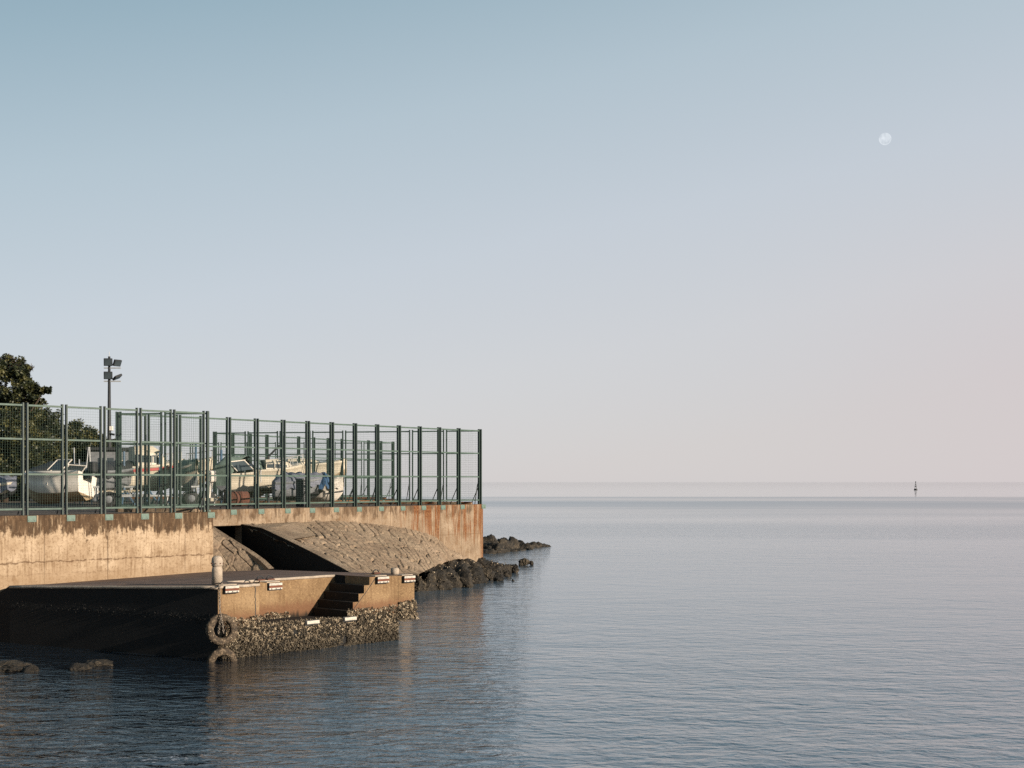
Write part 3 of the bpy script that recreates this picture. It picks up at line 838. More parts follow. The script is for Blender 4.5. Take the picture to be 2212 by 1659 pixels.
# ------------------------------------------------------------------ rocks
def rock_mesh(r, seed, sq=(1, 1, 1), sub=4, rough=.28, freq=1.6):
    bm = bmesh.new(); bmesh.ops.create_icosphere(bm, subdivisions=sub, radius=1)
    o = Vector((seed*3.7, seed*1.3, seed*7.1))
    rr = random.Random(int(seed*1000)+5)
    planes = []
    for i in range(16):
        d = Vector((rr.gauss(0, 1), rr.gauss(0, 1), rr.gauss(.1, .9))).normalized(); planes.append((d, rr.uniform(.62, .98)))
    for v in bm.verts:
        p = v.co.normalized()
        k = 1.12
        for d, h_ in planes:
            q_ = p.dot(d)
            if q_ > .2: k = min(k, h_/q_)
        k += rough*.55*mnoise.fractal(p*freq*1.5+o, .8, 2.2, 5)+.09*mnoise.noise(p*9+o)+.05*mnoise.noise(p*17+o)-.16*abs(mnoise.noise(p*3.7+o))
        v.co = Vector((p.x*sq[0], p.y*sq[1], p.z*sq[2]))*k*r
    me = bpy.data.meshes.new('rock'); bm.to_mesh(me); bm.free()
    return me
def outcrop(name, label, ridge, mat, seed, shells_n=0):
    """one continuous ledge: heap of fused lumps following a list of (x, y_top, y_water, halfwidth px, d)"""
    mb = MB(); sp = []
    for i, (x, yt, dd, rx, rzz) in enumerate(ridge):
        c = P(x, yt, dd); rxm = rx*dd/FPX; rzm = rzz*dd/FPX
        me = rock_mesh(1.0, seed+i*1.7, (rxm*1.25, rxm*random.uniform(.9, 1.4), rzm*.95), 4, .3, 1.5)
        cz = c.z-rzm*.85
        vs = [v.co+Vector((c.x, c.y, cz)) for v in me.vertices]
        mb.add(vs, [tuple(p.vertices) for p in me.polygons]); bpy.data.meshes.remove(me)
        for k in range(shells_n):
            v = random.choice(vs); nn = (v-Vector((c.x, c.y, cz))).normalized()
            if v.z > -.05: sp.append((v, nn, Vector((0, 0, -.3))))
    t = thing(name, label, 'rocks')
    mb.build('ledge', mat, t, True)
    if sp:
        m = MB(); shells(m, sp, (.05, .11)); o = m.build('oyster_crust', M['shell'], t); o['kind'] = 'stuff'
    return t
outcrop('rock_outcrop', 'dark oyster covered rock ledge below the wall corner, running out from the stone slope',
  [(918, 1238, 49.3, 26, 42), (945, 1232, 49.6, 32, 42), (905, 1240, 48.8, 14, 40), (965, 1222, 51, 34, 40), (992, 1228, 51, 30, 38), (985, 1209, 54, 36, 36),
   (1015, 1222, 53, 28, 34), (1010, 1205, 56, 34, 34), (1040, 1207, 57.5, 30, 34), (1042, 1222, 54.5, 26, 30), (1064, 1213, 57, 24, 30), (1062, 1228, 55, 18, 28), (1084, 1218, 58.5, 20, 26), (1030, 1237, 53, 18, 20), (940, 1218, 52, 30, 34)],
  M['rock'], 2.0, 150)
outcrop('rock_outcrop', 'long low dark rock spit tapering out to sea behind the wall corner',
  [(1040, 1160, 76, 28, 44), (1062, 1158, 77, 26, 40), (1084, 1162, 78, 24, 36), (1104, 1165, 79, 22, 30), (1126, 1168, 80, 24, 26), (1147, 1171, 81.5, 20, 20), (1166, 1175, 82.5, 18, 12), (1060, 1177, 75.8, 26, 28),
   (1085, 1182, 76.0, 18, 18), (1105, 1184, 77, 16, 14), (1122, 1186, 78, 14, 9), (1045, 1188, 74.4, 20, 22), (1157, 1174, 82.0, 17, 16), (1171, 1175, 82.5, 18, 11), (1072, 1172, 75.5, 24, 30), (1050, 1182, 75.0, 22, 26)],
  M['rock'], 31.0, 10)
def boulder(x, ytop, ybot, rx, seed, label, mat='rock', sh=0, flat=1.0):
    d = water_d(ybot); c = P(x, ytop, d)
    rxm = rx*d/FPX; h = c.z
    me = rock_mesh(1.0, seed, (rxm, rxm*.9, max(h*.62, .12)*flat), 4, .22, 1.4)
    o = link('boulder', me, M[mat]); o.location = (c.x, c.y+rxm*.8, h-max(h*.62, .12)*flat*.95)
    tag(o, label, 'rock'); return o
boulder(1131, 1204, 1222, 13, 3, 'rounded dark boulder standing out of the sea at the end of the near ledge')
boulder(1148, 1212, 1221, 7, 4, 'small dark stone at sea just right of the rounded boulder')
boulder(1111, 1216, 1238, 14, 5, 'angular dark boulder at the tip of the near rock ledge')
boulder(1097, 1232, 1247, 10, 6, 'dark boulder awash in front of the near ledge tip')
boulder(1076, 1236, 1256, 13, 7, 'pointed dark rock in the water before the middle of the near ledge')
boulder(1018, 1252, 1262, 22, 8, 'long low flat rock awash below the near ledge')
boulder(1108, 1252, 1256, 5, 9, 'tiny rock tip breaking the surface right of the near ledge')
boulder(1144, 1184, 1188, 8, 10, 'tiny low rock off the front of the far rock spit')
boulder(985, 1236, 1266, 17, 11, 'round dark rock standing at the waterline between ledge and stage tip')
# near rocks at lower left
boulder(14, 1434, 1452, 50, 12, 'shelly yellowish rock at the left edge under the shaded stage face', 'rock_pale')
boulder(62, 1440, 1452, 20, 13, 'small shelly rock right of the left edge rock, at the waterline', 'rock_pale')
boulder(160, 1438, 1450, 32, 14, 'flat tan slab of rock in the water under the shaded stage face', 'rock_pale')
boulder(200, 1430, 1440, 40, 15, 'low dark rock behind the tan slab at the foot of the stage', 'rock')

# ------------------------------------------------------------------ boats
def boat(label, loc, yaw, L=5.0, B=1.9, H=.95, hull='white', bottom=None, tarp=None, cabin=None, screen=False, motor=None, stripe=None, roll=0, pitch=0, notch=False, rails=False, cat='boat'):
    t = thing('motor_boat', label, cat, loc, 0, None, (roll, pitch, yaw))
    NSN = 22
    def sect(k):
        u = k/(NSN-1); x = -L/2+L*u
        q = max(0, (u-.4)/.6)
        hb = B/2*(1-q**2.3)*(.92+.08*min(1, u/.4)); hb = max(hb, .02)
        sh = H*(1+.28*u*u); ke = H*.62*max(0, (u-.62)/.38)**2.2
        chz = ke+(sh-ke)*(.22+.2*q); chb = hb*(.86-.35*q)
        return x, hb, sh, ke, chz, chb
    up, lo, rim = [], [], []
    for k in range(NSN):
        x, hb, sh, ke, chz, chb = sect(k)
        side_ = [(chb, chz), (chb+.04*(hb/(B/2)), chz+.015), (chb+(hb-chb)*.5, chz+(sh-chz)*.45), (hb*.985, sh-.1), (hb+.03, sh-.08), (hb+.03, sh), (hb-.09 if hb > .15 else hb*.3, sh)]
        up.append([Vector((x, -y, z)) for y, z in side_[::-1]] + [None] + [Vector((x, y, z)) for y, z in side_])
        lo.append([Vector((x, y, z)) for y, z in [(-chb, chz), (-chb*.55, ke+(chz-ke)*.42), (0, ke), (chb*.55, ke+(chz-ke)*.42), (chb, chz)]])
    m = MB(); m.grid([r[:7] for r in up]); m.grid([r[8:] for r in up])
    x, hb, sh, ke, chz, chb = sect(0)
    if notch: m.add([(x, -hb, sh), (x, -.32, sh), (x, -.28, sh*.72), (x, .28, sh*.72), (x, .32, sh), (x, hb, sh), (x, chb, chz), (x, -chb, chz)], [tuple(range(8))])
    else: m.add([(x, -hb, sh), (x, hb, sh), (x, chb, chz), (x, -chb, chz)], [(0,1,2,3)])
    m.build('hull', M[hull], t, True)
    for p in bpy.data.objects[t.children[0].name].data.polygons: p.use_smooth = len(p.vertices) < 5
    m = MB(); m.grid(lo); m.add([(x, -chb, chz), (x, chb, chz), (x, 0, ke)], [(0,1,2)]); m.build('bottom', M[bottom or hull], t, True)
    if stripe:
        m = MB()
        for s_ in (-1, 1):
            m.grid([[Vector((sect(k)[0], s_*(sect(k)[1]*.985+.012), sect(k)[2]-.22)), Vector((sect(k)[0], s_*(sect(k)[1]*.985+.016), sect(k)[2]-.11))] for k in range(NSN-1)])
        m.build('stripe', M[stripe], t)
    # deck / cockpit
    if tarp:
        rows = []
        for k in range(NSN):
            x, hb, sh, ke, chz, chb = sect(k); u = k/(NSN-1)
            rid = .42*math.sin(min(1, u/.25)*math.pi/2)*(1-.65*u)+.03*math.sin(u*40)
            r = []
            for j in range(11):
                a = -1+2*j/10; yy = a*(hb+.05)
                zz = sh+.03+rid*(1-abs(a)**1.3)+.02*math.sin(j*2+k)
                if j in (0, 10): zz = sh-.28-.05*math.sin(k*1.7)
                r.append(Vector((x*1.01, yy, zz)))
            rows.append(r)
        m = MB(); m.grid(rows); m.add([rows[0][j] for j in range(11)], [tuple(range(11))]); m.build('cover', M[tarp], t, True)
    else:
        m = MB(); rows = []
        for k in range(NSN//2-1, NSN):
            x, hb, sh, ke, chz, chb = sect(k)
            rows.append([Vector((x, a*(hb-.05), sh+.09*(1-a*a))) for a in (-1, -.5, 0, .5, 1)])
        m.grid(rows); m.add(rows[0]+[rows[0][0]-Vector((0, 0, .5)), rows[0][-1]-Vector((0, 0, .5))], [(0,1,2,3,4,6,5)]); m.build('foredeck', M[hull], t, True)
        m = MB(); m.add([Vector((sect(k)[0], s_*(sect(k)[1]-.1), .42*H)) for k, s_ in ((0, -1), (0, 1), (NSN//2, 1), (NSN//2, -1))], [(0,1,2,3)]); m.build('cockpit_floor', M['grey'], t)
    if screen:
        x, hb, sh = sect(NSN//2+1)[:3]
        ps = [Vector((x-.75, -hb+.1, sh)), Vector((x-.1, -hb+.2, sh+.08)), Vector((x+.12, 0, sh+.1)), Vector((x-.1, hb-.2, sh+.08)), Vector((x-.75, hb-.1, sh))]
        tp = [p+Vector((-.35, -.06*math.copysign(1, p.y) if p.y else 0, .36)) for p in ps]
        m = MB(); m.grid([ps, tp]); m.build('windscreen', M['glass'], t)
        m = MB()
        for a, b in zip(ps, tp): m.tube([a, b], .022, 6)
        m.tube(tp, .022, 6); m.build('windscreen_frame', M['white'], t)
    if cabin:
        cx0, cx1, ch, cw = cabin
        def sec(x, k, top): return [Vector((x, -cw/2*k, H*.95)), Vector((x, -cw/2*k*.96, H+top*.55)), Vector((x, -cw/2*k*.8, H+top)), Vector((x, cw/2*k*.8, H+top)), Vector((x, cw/2*k*.96, H+top*.55)), Vector((x, cw/2*k, H*.95))]
        lx = cx1-cx0
        rows = [sec(cx0, 1, ch*.96), sec(cx0+lx*.3, 1, ch), sec(cx0+lx*.55, .98, ch*.97), sec(cx0+lx*.75, .93, ch*.78), sec(cx0+lx*.9, .85, ch*.45), sec(cx1, .72, ch*.1)]
        m = MB(); m.grid(rows); m.add(rows[0], [(0,1,2,3,4,5)]); m.build('cabin', M[hull], t, True)
        for s_ in (0, 5):
            q = (lambda r, f: r[s_].lerp(r[1 if s_ == 0 else 4], f))
            oy = Vector((0, -.015 if s_ == 0 else .015, 0))
            for (i0, f0, i1, f1) in ((0, .1, 0, .9), (1, .05, 1, .9), (2, .05, 2, .8)):
                a, b = rows[i0], rows[i0+1]
                la, lb = a[s_].lerp(b[s_], f0), a[s_].lerp(b[s_], f1)
                ua, ub = a[1 if s_ == 0 else 4].lerp(b[1 if s_ == 0 else 4], f0), a[1 if s_ == 0 else 4].lerp(b[1 if s_ == 0 else 4], f1)
                mm = MB(); mm.add([la.lerp(ua, .45)+oy, lb.lerp(ub, .45)+oy, lb.lerp(ub, 1.0)+oy, la.lerp(ua, 1.0)+oy], [(0,1,2,3)]); mm.build('side_window', M['glass'], t)
        a, b = rows[3], rows[4]
        mm = MB(); mm.add([a[2].lerp(a[3], .06)+Vector((.02, 0, .02)), a[2].lerp(a[3], .94)+Vector((.02, 0, .02)), b[2].lerp(b[3], .94)+Vector((.02, 0, .02)), b[2].lerp(b[3], .06)+Vector((.02, 0, .02))], [(0,1,2,3)]); mm.build('windscreen', M['glass'], t)
    if motor:
        m = MB(); m.box((-L/2-.22, 0, H+.12), (.32, .3, .42)); mo = m.build('outboard_motor', M[motor], t, bevel=.06)
        m = MB(); m.box((-L/2-.2, 0, H*.35), (.14, .08, .9)).box((-L/2-.26, 0, -.08), (.3, .05, .07)); m.build('motor_leg', M['grey'], mo)
    if rails:
        m = MB()
        for s_ in (-1, 1):
            pts = [Vector((sect(k)[0], s_*(sect(k)[1]-.05), sect(k)[2]+.38)) for k in range(NSN//2, NSN-1)]
            m.tube(pts, .016, 5)
            for k in range(NSN//2, NSN-1, 3): m.tube([Vector((sect(k)[0], s_*(sect(k)[1]-.05), sect(k)[2])), Vector((sect(k)[0], s_*(sect(k)[1]-.05), sect(k)[2]+.38))], .014, 5)
        m.build('bow_rail', M['steel'], t)
    return t
def trailer(label, loc, yaw, L=4.5, W=1.7, zt=.55, wheels=1, x0=-.6):
    t = thing('boat_trailer', label, 'trailer', loc, yaw)
    m = MB()
    for s_ in (-1, 1): m.box((-.2, s_*W*.38, zt-.08), (L*.75, .06, .1))
    for x in (-L*.5, -L*.2, L*.1): m.box((x, 0, zt-.082), (.06, W*.76-.07, .09))
    m.tube([(L*.17, W*.38, zt-.08), (L*.6, 0, zt-.1)], .04, 6).tube([(L*.17, -W*.38, zt-.08), (L*.6, 0, zt-.1)], .04, 6).tube([(L*.55, 0, zt-.1), (L*.55, 0, 0)], .03, 6)
    for x in (-L*.42, L*.05):
        for s_ in (-1, 1): m.tube([(x, s_*.45, zt-.1), (x, s_*.52, zt+.22)], .03, 6).box((x, s_*.52, zt+.24), (.4, .1, .06))
    m.build('frame', M['steel'], t)
    for i in range(wheels):
        for s_ in (-1, 1):
            x = x0+i*.62
            w_ = MB().lathe([(.14, -.08), (.26, -.085), (.29, -.05), (.29, .05), (.26, .085), (.14, .08)], 20, Matrix.Translation((x, s_*W*.5, .29)) @ Matrix.Rotation(R(90), 4, 'X')).build('wheel', M['rubber'], t, True)
            MB().lathe([(.02, -.088), (.13, -.086), (.145, -.06), (.145, .06), (.13, .086), (.02, .088)], 14, Matrix.Translation((x, s_*W*.5, .29)) @ Matrix.Rotation(R(90), 4, 'X')).build('rim', M['grey'], w_, True)
    for s_ in (-1, 1):
        m = MB(); n0 = 9; x_c = x0+.31*(wheels-1); hw = .36+.31*(wheels-1)
        m.grid([[Vector((x_c-hw*math.cos(a), s_*W*.5-.11, .29+.34*math.sin(a)**.7)), Vector((x_c-hw*math.cos(a), s_*W*.5+.11, .29+.34*math.sin(a)**.7))] for a in [math.pi*j/(n0-1) for j in range(n0)]])
        m.build('mudguard', M['white'], t, True)
    return t
def G(x, d, z=0.0): return Vector(((x-1106)/FPX*d, d, GZ+z))

# 1 the white runabout at the left: stern to the right and towards us, heeled over
boat('white runabout with a tan bottom and a notched stern, heeled over behind the left fence', G(118, 50, .14), R(166), 2.55, 1.35, .98, 'white', 'hull_tan', screen=True, roll=R(13), pitch=R(5), notch=True)
boat('grey covered dinghy cut by the left edge of the picture', G(-22, 46, .3), R(10), 1.7, 1.2, .5, 'cream', 'dark', tarp='tarp_grey')
boat('black hulled work boat under the two white poles left of the floodlight mast', G(185, 58, .55), R(30), 4.6, 1.7, .8, 'dark', 'dark', tarp='dark')
# poles on the work boat
for x, yt, yb, lab in ((160, 967, 1045, 'tall white pole standing before the trees behind the left fence'), (171, 992, 1045, 'short white pole right of the tall white pole before the trees')):
    a, b = P(x, yt, 57.5), P(x+1, yb+30, 57.5)
    tag(MB().tube([(b.x, b.y, GZ), a], .03, 8).build('pole', M['steel'], None, True), lab, 'pole')
t = thing('a_frame', 'slim white A-frame leaning before the trees beside the floodlight mast', 'frame', G(188, 57))
a0 = G(188, 57)
MB().tube([(-.18, 0, 0), (.06, 0, 2.35)], .025, 6).build('leg', M['steel'], t); MB().tube([(.2, 0, 0), (.1, 0, 2.35)], .025, 6).build('leg', M['steel'], t)
MB().tube([(-1.0, 0, 1.28), (.5, 0, 1.55)], .02, 6).build('crossbar', M['steel'], t)
# 2 cabin cruiser on its stands
boat('cream cabin cruiser with a red stripe and a rounded wheelhouse, propped on blue stands', G(315, 55, .55), R(28), 3.1, 1.5, .95, 'cream', 'white', cabin=(-.55, .75, .85, 1.2), stripe='red', rails=True)
for x, d, lab in ((268, 53.4, 'blue grey boat stand under the stern of the cabin cruiser'), (320, 53.9, 'blue grey boat stand under the middle of the cabin cruiser'), (345, 54.6, 'blue grey boat stand under the bow of the cabin cruiser')):
    p = G(x, d); t = thing('boat_stand', lab, 'boat stand', p, .3, 'props under the cabin cruiser')
    MB().tube([(0, 0, .6), (0, 0, 2.1)], .04, 8).build('post', M['blue'], t)
    for a in (0.3, 2.4, 4.5): MB().tube([(0, 0, .65), (.45*math.cos(a), .45*math.sin(a), 0)], .035, 6).build('leg', M['blue'], t)
    MB().box((0, .05, 2.12), (.16, .16, .04)).build('pad', M['dark'], t)
trailer('low boat trailer loaded with yellow boards before the cabin cruiser', G(275, 51), R(12), 2.6, 1.3, .5)
for i in range(4):
    m = MB().box((0, 0, 0), (1.5-.15*i, .22, .06)); o = m.build('plank', M['hull_tan'] if i % 2 else M['cream']); p = G(262+i*3, 51); o.location = (p.x, p.y+.18*(i-1.5), GZ+.56+.012*i); o.rotation_euler = (0, 0, R(12))
    tag(o, 'weathered board lying on the low trailer before the cabin cruiser', 'board', 'boards on the low trailer')
boat('dark grey open boat hull beside the hut, left of the cabin cruiser', G(250, 53.5, .5), R(75), 2.8, 1.0, .85, 'grey', 'grey', tarp='dark', motor='dark')
# hut behind
hut = thing('hut', 'small brown hut with a flat roof and dark window behind the left fence', 'hut', G(238, 66), R(10))
MB().box((0, 0, 1.2), (1.6, 1.6, 2.4)).build('walls', M['grey'], hut); MB().box((0, 0, 2.47), (2.0, 2.0, .14)).build('roof', M['dark'], hut, bevel=.02)
wd = MB().box((-.1, -.81, 1.6), (.7, .03, .9)).build('window', M['glass'], hut); MB().box((-.1, -.825, 1.6), (.05, .03, .9)).build('mullion', M['steel'], wd)
MB().box((.55, -.812, 1.0), (.4, .03, 1.9)).build('door', M['cream'], hut)
# tarped boats
boat('grey green tarpaulin covered boat on a twin wheel trailer, middle of the yard', G(408, 54, .55), R(-55), 1.6, .9, .85, 'cream', 'grey', tarp='tarp_green')
trailer('twin axle boat trailer with white mudguards under the grey green covered boat', G(416, 53.4), R(20), 1.5, .9, .5, 2, -.1)
boat('upright green covered boat seen stern on behind the longest fence', G(505, 55.5, .55), R(85), 3.2, .62, 1.0, 'tarp_green', 'grey', tarp='tarp_green')
t = thing('outboard_motor', 'white outboard motor on a trestle just right of the left fence end', 'motor', G(457, 50.5), .3)
MB().box((0, 0, 1.12), (.3, .34, .42)).build('cowl', M['white'], t, bevel=.06); MB().tube([(0, 0, .95), (-.1, 0, .3)], .06, 8).build('leg', M['white'], t); MB().box((-.1, 0, .28), (.5, .3, .12)).build('trestle', M['cream'], t)
boat('beige motor boat with a dark green canopy behind the longest fence', G(540, 55, .3), R(25), 1.9, 1.2, .95, 'cream', 'hull_tan', screen=True, motor='dark')
t = thing('boat_canopy', 'dark green folding canopy over the beige motor boat', 'canopy', G(542, 55, .1))
MB().grid([[Vector((x, y, 1.25+.55*math.sin(math.pi*(x+.5)/1.0)**.6+.06*math.cos(y*2))) for y in (-.5, 0, .5)] for x in [-.4999+.09998*i for i in range(11)]]).build('cloth', M['tarp_green'], t, True)
for x in (-.48, .48):
    for y in (-.48, .48): MB().tube([(x, y, .8), (x, y, 1.3)], .02, 6).build('pole', M['steel'], t)
t = thing('oil_drum', 'rusty red drum lying in front of the beige motor boat', 'drum', G(511, 51.5, .3), R(35))
MB().lathe([(.02, -.42), (.26, -.42), (.28, -.4), (.28, -.14), (.295, -.13), (.28, -.12), (.28, .12), (.295, .13), (.28, .14), (.28, .4), (.26, .42), (.02, .42)], 24, Matrix.Rotation(R(90), 4, 'Y')).build('barrel', M['rust'], t, True)
boat('long cream cruiser with a low cabin behind the dark blue covered boat', G(600, 55.5, .45), R(25), 2.3, 1.3, .95, 'cream', 'hull_tan', cabin=(-.6, .6, .42, 1.0), rails=True)
boat('dark slate covered boat in the middle bays of the longest fence', G(646, 53.5, .2), R(18), 1.95, 1.0, .72, 'grey', 'dark', tarp='tarp_grey')
t = thing('crate_stack', 'tall black louvred crate standing by the slate covered boat', 'crate', G(654, 51.6), R(52))
MB().box((0, 0, .5), (.36, .36, 1.0)).build('case', M['dark'], t, bevel=.01)
sl = MB()
for i in range(12): sl.box((0, -.192, .1+.072*i), (.32, .02, .03))
sl.build('louvres', M['grey'], t); MB().box((0, 0, 1.025), (.4, .4, .05)).build('lid', M['grey'], t)
boat('white dinghy with blue tarpaulin scraps, its bow pointing right to sea', G(707, 54.2, .15), R(-14), 1.35, .8, .66, 'white', 'white', tarp='plank')
t = thing('tarpaulin', 'crumpled blue tarpaulin draped over the white dinghy', 'tarpaulin', G(702, 53.8, .9), R(10))
rows = [[Vector((-.25+.05*i, -.42+.09*j, .30-.62*abs(j-4.5)/5+.12*mnoise.noise(Vector((i*.7, j*.7, 2)))+(.12 if 3 < i < 7 else 0))) for j in range(10)] for i in range(11)]
MB().grid(rows).build('cloth', M['tarp_blue'], t, True)
t = thing('tarpaulin', 'loose blue tarpaulin hanging on the slate covered boat', 'tarpaulin', G(612, 53.4, .98), R(10))
rows = [[Vector((-.3+.066*i, -.4+.09*j, .25-.5*abs(j-4.5)/5+.12*mnoise.noise(Vector((i*.8, j*.8, 7))))) for j in range(10)] for i in range(10)]
MB().grid(rows).build('cloth', M['tarp_blue'], t, True)
boat('cream yacht hull far behind, between the two level dark fences', G(672, 70, .75), R(14), 3.6, 1.4, 1.0, 'cream', 'hull_tan', cabin=(-1.2, .6, .35, 1.1))
boat('cream boat low behind the open bays right of the left fence corner', G(402, 64, .75), R(8), 2.6, 1.4, 1.0, 'cream', 'hull_tan', rails=True)
for x, yt, d, mat, lab in ((423, 960, 58, 'blue', 'blue mast rising in the bay left of the left fence corner'), (478, 972, 58.5, 'blue', 'thick blue grey post in the first bay right of the left fence corner'),
                           (347, 905+60, 57, 'blue', 'blue grey hoist post at the bow of the cabin cruiser'), (256, 955, 52.5, 'steel', 'thin pale mast before the stern of the cabin cruiser')):
    a = P(x, yt, d)
    tag(MB().tube([(a.x, a.y, GZ), a], .05 if mat == 'blue' else .025, 8).build('mast', M[mat], None, True), lab, 'mast')
a = P(580, 985, 57); b = P(604, 962, 57)
t = thing('davit', 'slanting dark davit arm above the long cream cruiser', 'davit', (a.x, a.y, GZ))
MB().tube([(0, 0, 0), (0, 0, a.z-GZ)], .05, 8).build('post', M['dark'], t); MB().tube([(0, 0, a.z-GZ-.02), (b-a)+Vector((0, 0, a.z-GZ))], .04, 8).build('arm', M['dark'], t)

# ------------------------------------------------------------------ floodlight mast
pm = P(236, 770, 66)
mast = thing('floodlight_mast', 'tall steel mast with four floodlights rising above the fence', 'floodlight', (pm.x, pm.y, GZ))
Hm = pm.z-GZ
MB().tube([(0, 0, 0), (0, 0, 3.0), (0, 0, Hm)], [.11, .095, .055], 12).build('pole', M['dark'], mast, True)
MB().tube([(0, 0, Hm), (0, 0, Hm+.22)], .012, 6).build('lightning_rod', M['steel'], mast)
for z, lab in ((Hm-.55, 0), (Hm-1.18, 1)):
    MB().box((.15, 0, z), (.8, .08, .05)).build('cross_arm', M['steel'], mast)
    a = MB().box((0, 0, 0), (.40, .12, .36)).build('floodlight', M['dark'], mast, bevel=.02); a.location = (-.02, -.12, z+.27); a.rotation_euler = (R(10), 0, R(12))
    MB().box((0, -.064, 0), (.34, .012, .3)).build('lamp_glass', M['glass'], a)
    b = MB().box((0, 0, 0), (.42, .1, .32)).build('floodlight', M['dark'], mast, bevel=.02)
    b.location = (.38, 0, z+(.24 if not lab else .2)); b.rotation_euler = (R(25) if not lab else R(62), R(0 if not lab else -20), R(55))
    MB().box((0, -.054, 0), (.36, .012, .26)).build('lamp_glass', M['glass'], b)
MB().box((.12, -.1, Hm-3.5+.08), (.16, .14, .2)).build('junction_box', M['white'], mast, bevel=.01)
MB().tube([(.05, -.05, Hm-3.68), (.28, -.12, Hm-3.72)], .05, 8).build('camera_head', M['dark'], mast)

# ------------------------------------------------------------------ trees
leafA = leaf_material('dark_leaves', [(.2, (.006, .009, .004)), (.45, (.013, .018, .007)), (.65, (.033, .036, .011)), (.85, (.085, .078, .026))])
leafB = leaf_material('reddish_leaves', [(.2, (.02, .014, .010)), (.5, (.05, .036, .022)), (.8, (.10, .07, .035))])
def crown(mb, clumps, per, size):
    for (c, r, dens) in clumps:
        sub = []
        for k in range(int(6+8*dens)):
            d = Vector((random.gauss(0, 1), random.gauss(0, 1), random.gauss(0, 1))).normalized()*random.uniform(.45, 1.0)
            sub.append((c+Vector((d.x*r[0], d.y*r[1], d.z*r[2])), random.uniform(.22, .42)*min(r)))
        sub.append((c, min(r)*.75))
        for (sc_, sr) in sub:
            core = sr > min(r)*.7
            for k in range(int(per*dens*(3.5 if core else 1))):
                d = Vector((random.gauss(0, 1), random.gauss(0, 1), random.gauss(0, .8))).normalized()*(random.random()**.4)*sr
                p = sc_+d; L = random.uniform(*size)*(1.35 if core else 1)
                a = Vector((random.gauss(0, 1), random.gauss(0, 1), random.gauss(-.1, .5))).normalized()
                nrm = Vector((random.gauss(0, 1), random.gauss(0, 1), random.gauss(.5, 1))).normalized()
                b = a.cross(nrm)
                if b.length < .1: continue
                b = b.normalized()*L*.32
                mb.add([p, p+a*L*.5+b, p+a*L, p+a*L*.5-b], [(0,1,2,3)])
def tree(label, base, clumps, mat, per=90, size=(.07, .15), extra=None):
    t = thing('tree', label, 'tree', base)
    B = Vector(base); m = MB()
    cs = [(c-B, r, d) for c, r, d in clumps]
    zt = max(c.z for c, r, d in cs)*.6
    m.tube([(0, 0, -.1), (.05, 0, zt*.5), (.0, 0.05, zt)], [.17, .13, .08], 9); 
    m.build('trunk', M['bark'], t, True)
    m = MB()
    for c, r, d in cs:
        s0 = Vector((0, 0, zt*random.uniform(.5, .95))); mid = s0.lerp(c, .5)+Vector((0, 0, -.15))
        m.tube([s0, mid, c], [.07, .05, .02], 6)
    m.build('limbs', M['bark'], t, True)
    m = MB(); crown(m, cs, int(per*1.6), size); m.build('crown', mat, t)
    return t
def CL(x, y, d, rx, rz_, dens=1.0): return (P(x, y, d), (rx*d/FPX, rx*d/FPX*.9, rz_*d/FPX), dens)
tree('tall dark tree with spreading leafy boughs at the left edge above the fence', G(10, 63), [CL(-30, 830, 63, 60, 60), CL(14, 800, 62.5, 40, 36), CL(45, 815, 62.5, 30, 26), CL(62, 836, 62, 30, 18), CL(96, 843, 62, 18, 8, .5), CL(30, 860, 62, 55, 30), CL(75, 862, 62.5, 20, 8, .5), CL(20, 920, 62, 75, 45), CL(-20, 980, 62, 60, 50, 1.4), CL(60, 960, 62, 50, 45, 1.4), CL(20, 950, 63, 60, 50, 1.6), CL(50, 900, 63, 45, 40, 1.4), CL(30, 1010, 63, 70, 50, 1.4), CL(-10, 870, 63, 50, 40, 1.4), CL(60, 884, 63, 40, 24, 1.4), CL(86, 905, 63.5, 30, 24, 1.2), CL(55, 845, 63, 40, 26, 1.3)], leafA, 85)
tree('dry reddish tree top poking out over the tall dark tree', G(-5, 66), [CL(20, 782, 66, 28, 16, .8), CL(45, 800, 66, 22, 20, .8), CL(0, 790, 66, 30, 20, .8)], leafB, 55)
tree('rounded green tree between the tall dark tree and the floodlight mast', G(110, 66), [CL(105, 915, 66, 38, 28), CL(90, 960, 65, 50, 45), CL(130, 945, 66, 40, 38), CL(120, 1000, 65, 60, 40, 1.6), CL(140, 975, 67, 50, 40, 1.6), CL(100, 930, 67, 40, 34, 1.4), CL(95, 893, 66, 12, 6, .6), CL(75, 1010, 65, 40, 40)], leafA, 80)
tree('low bushy tree directly left of the floodlight mast', G(185, 68), [CL(165, 935, 68, 30, 26), CL(190, 945, 68, 30, 28), CL(210, 955, 68, 20, 24), CL(185, 985, 67, 45, 36, 1.5), CL(215, 1000, 67, 30, 34, 1.4), CL(160, 990, 69, 50, 44, 1.5), CL(200, 965, 69, 36, 28, 1.4)], leafA, 80)
tree('small dark shrub at the foot of the floodlight mast', G(240, 70), [CL(240, 958, 70, 14, 18), CL(245, 985, 70, 18, 20), CL(235, 1000, 70, 18, 28)], leafA, 60)
hedge = []
for i in range(10):
    hedge.append(CL(-70+i*32, 1045, 68, 34, 50, 1.2)); hedge.append(CL(-70+i*32, 1000+i*2, 72, 36, 50, 1.3))
t = thing('hedge', 'dark hedge along the back of the yard under the trees', 'hedge', G(60, 70))
m = MB(); crown(m, [(c-Vector(t.location), r, d) for c, r, d in hedge], 70, (.12, .22)); m.build('foliage', leafA, t)

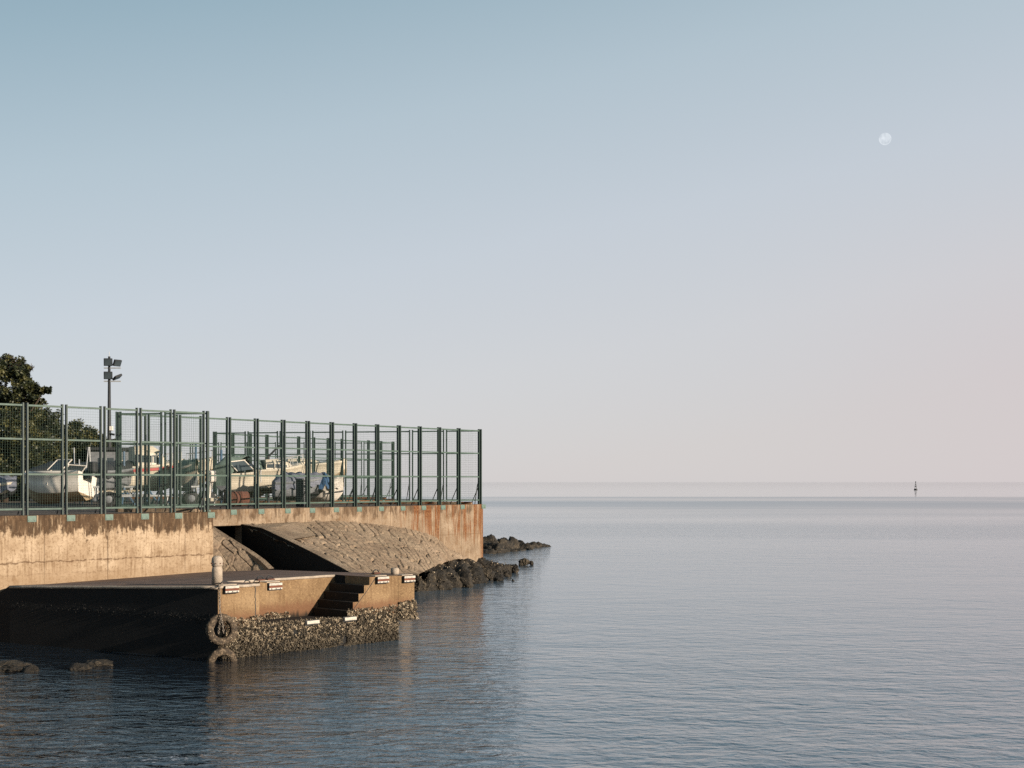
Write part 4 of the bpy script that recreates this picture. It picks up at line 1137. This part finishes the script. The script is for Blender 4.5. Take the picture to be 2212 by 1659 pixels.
# ------------------------------------------------------------------ buoy
bd = water_d(1058); pb = PZ(1978, bd, 0)
by = thing('navigation_buoy', 'small dark navigation buoy far out on the sea near the horizon', 'buoy', pb)
MB().lathe([(.55, -.6), (.8, -.2), (.82, .35), (.7, .5), (.2, .55)], 24).build('float', M['dark'], by, True)
m = MB()
for k in range(4):
    a = math.pi/4+k*math.pi/2; m.tube([(.55*math.cos(a), .55*math.sin(a), .5), (.16*math.cos(a), .16*math.sin(a), 3.2)], .06, 6)
m.build('lattice_tower', M['grey'], by)
MB().lathe([(.42, 1.5), (.45, 1.55), (.45, 1.85), (.42, 1.9)], 16).build('collar', M['dark'], by, True)
MB().lathe([(.1, 2.4), (.32, 2.45), (.2, 2.95), (.1, 3.0)], 16).build('cage', M['grey'], by, True)
MB().lathe([(.04, 3.1), (.1, 3.5), (.24, 3.62), (.29, 3.8), (.24, 3.98), (.1, 4.08)], 16).build('top_mark', M['dark'], by, True)

# ------------------------------------------------------------------ moon
dm = 20000.0; pmn = P(1912, 300, dm)
bm = bmesh.new(); bmesh.ops.create_icosphere(bm, subdivisions=4, radius=13.0*dm/FPX)
me = bpy.data.meshes.new('moon'); bm.to_mesh(me); bm.free()
mt = bpy.data.materials.new('moonlight'); mt.use_nodes = True; nt = mt.node_tree; nt.nodes.clear()
o_ = nt.nodes.new('ShaderNodeOutputMaterial'); ad = nt.nodes.new('ShaderNodeAddShader'); tr_ = nt.nodes.new('ShaderNodeBsdfTransparent'); em = nt.nodes.new('ShaderNodeEmission')
tc = nt.nodes.new('ShaderNodeTexCoord'); nz = nt.nodes.new('ShaderNodeTexNoise'); nz.inputs['Scale'].default_value = 1/70.0; nz.inputs['Detail'].default_value = 3
mr = nt.nodes.new('ShaderNodeMapRange'); mr.inputs['From Min'].default_value = .35; mr.inputs['From Max'].default_value = .65; mr.inputs['To Min'].default_value = .008; mr.inputs['To Max'].default_value = .075
nt.links.new(tc.outputs['Object'], nz.inputs['Vector']); nt.links.new(nz.outputs['Fac'], mr.inputs['Value']); nt.links.new(mr.outputs[0], em.inputs['Strength'])
em.inputs['Color'].default_value = (1, .98, .94, 1)
nt.links.new(tr_.outputs[0], ad.inputs[0]); nt.links.new(em.outputs[0], ad.inputs[1]); nt.links.new(ad.outputs[0], o_.inputs['Surface'])
mo = link('moon', me, mt); mo.location = pmn
tag(mo, 'pale daytime moon high at right in the hazy sky', 'moon')
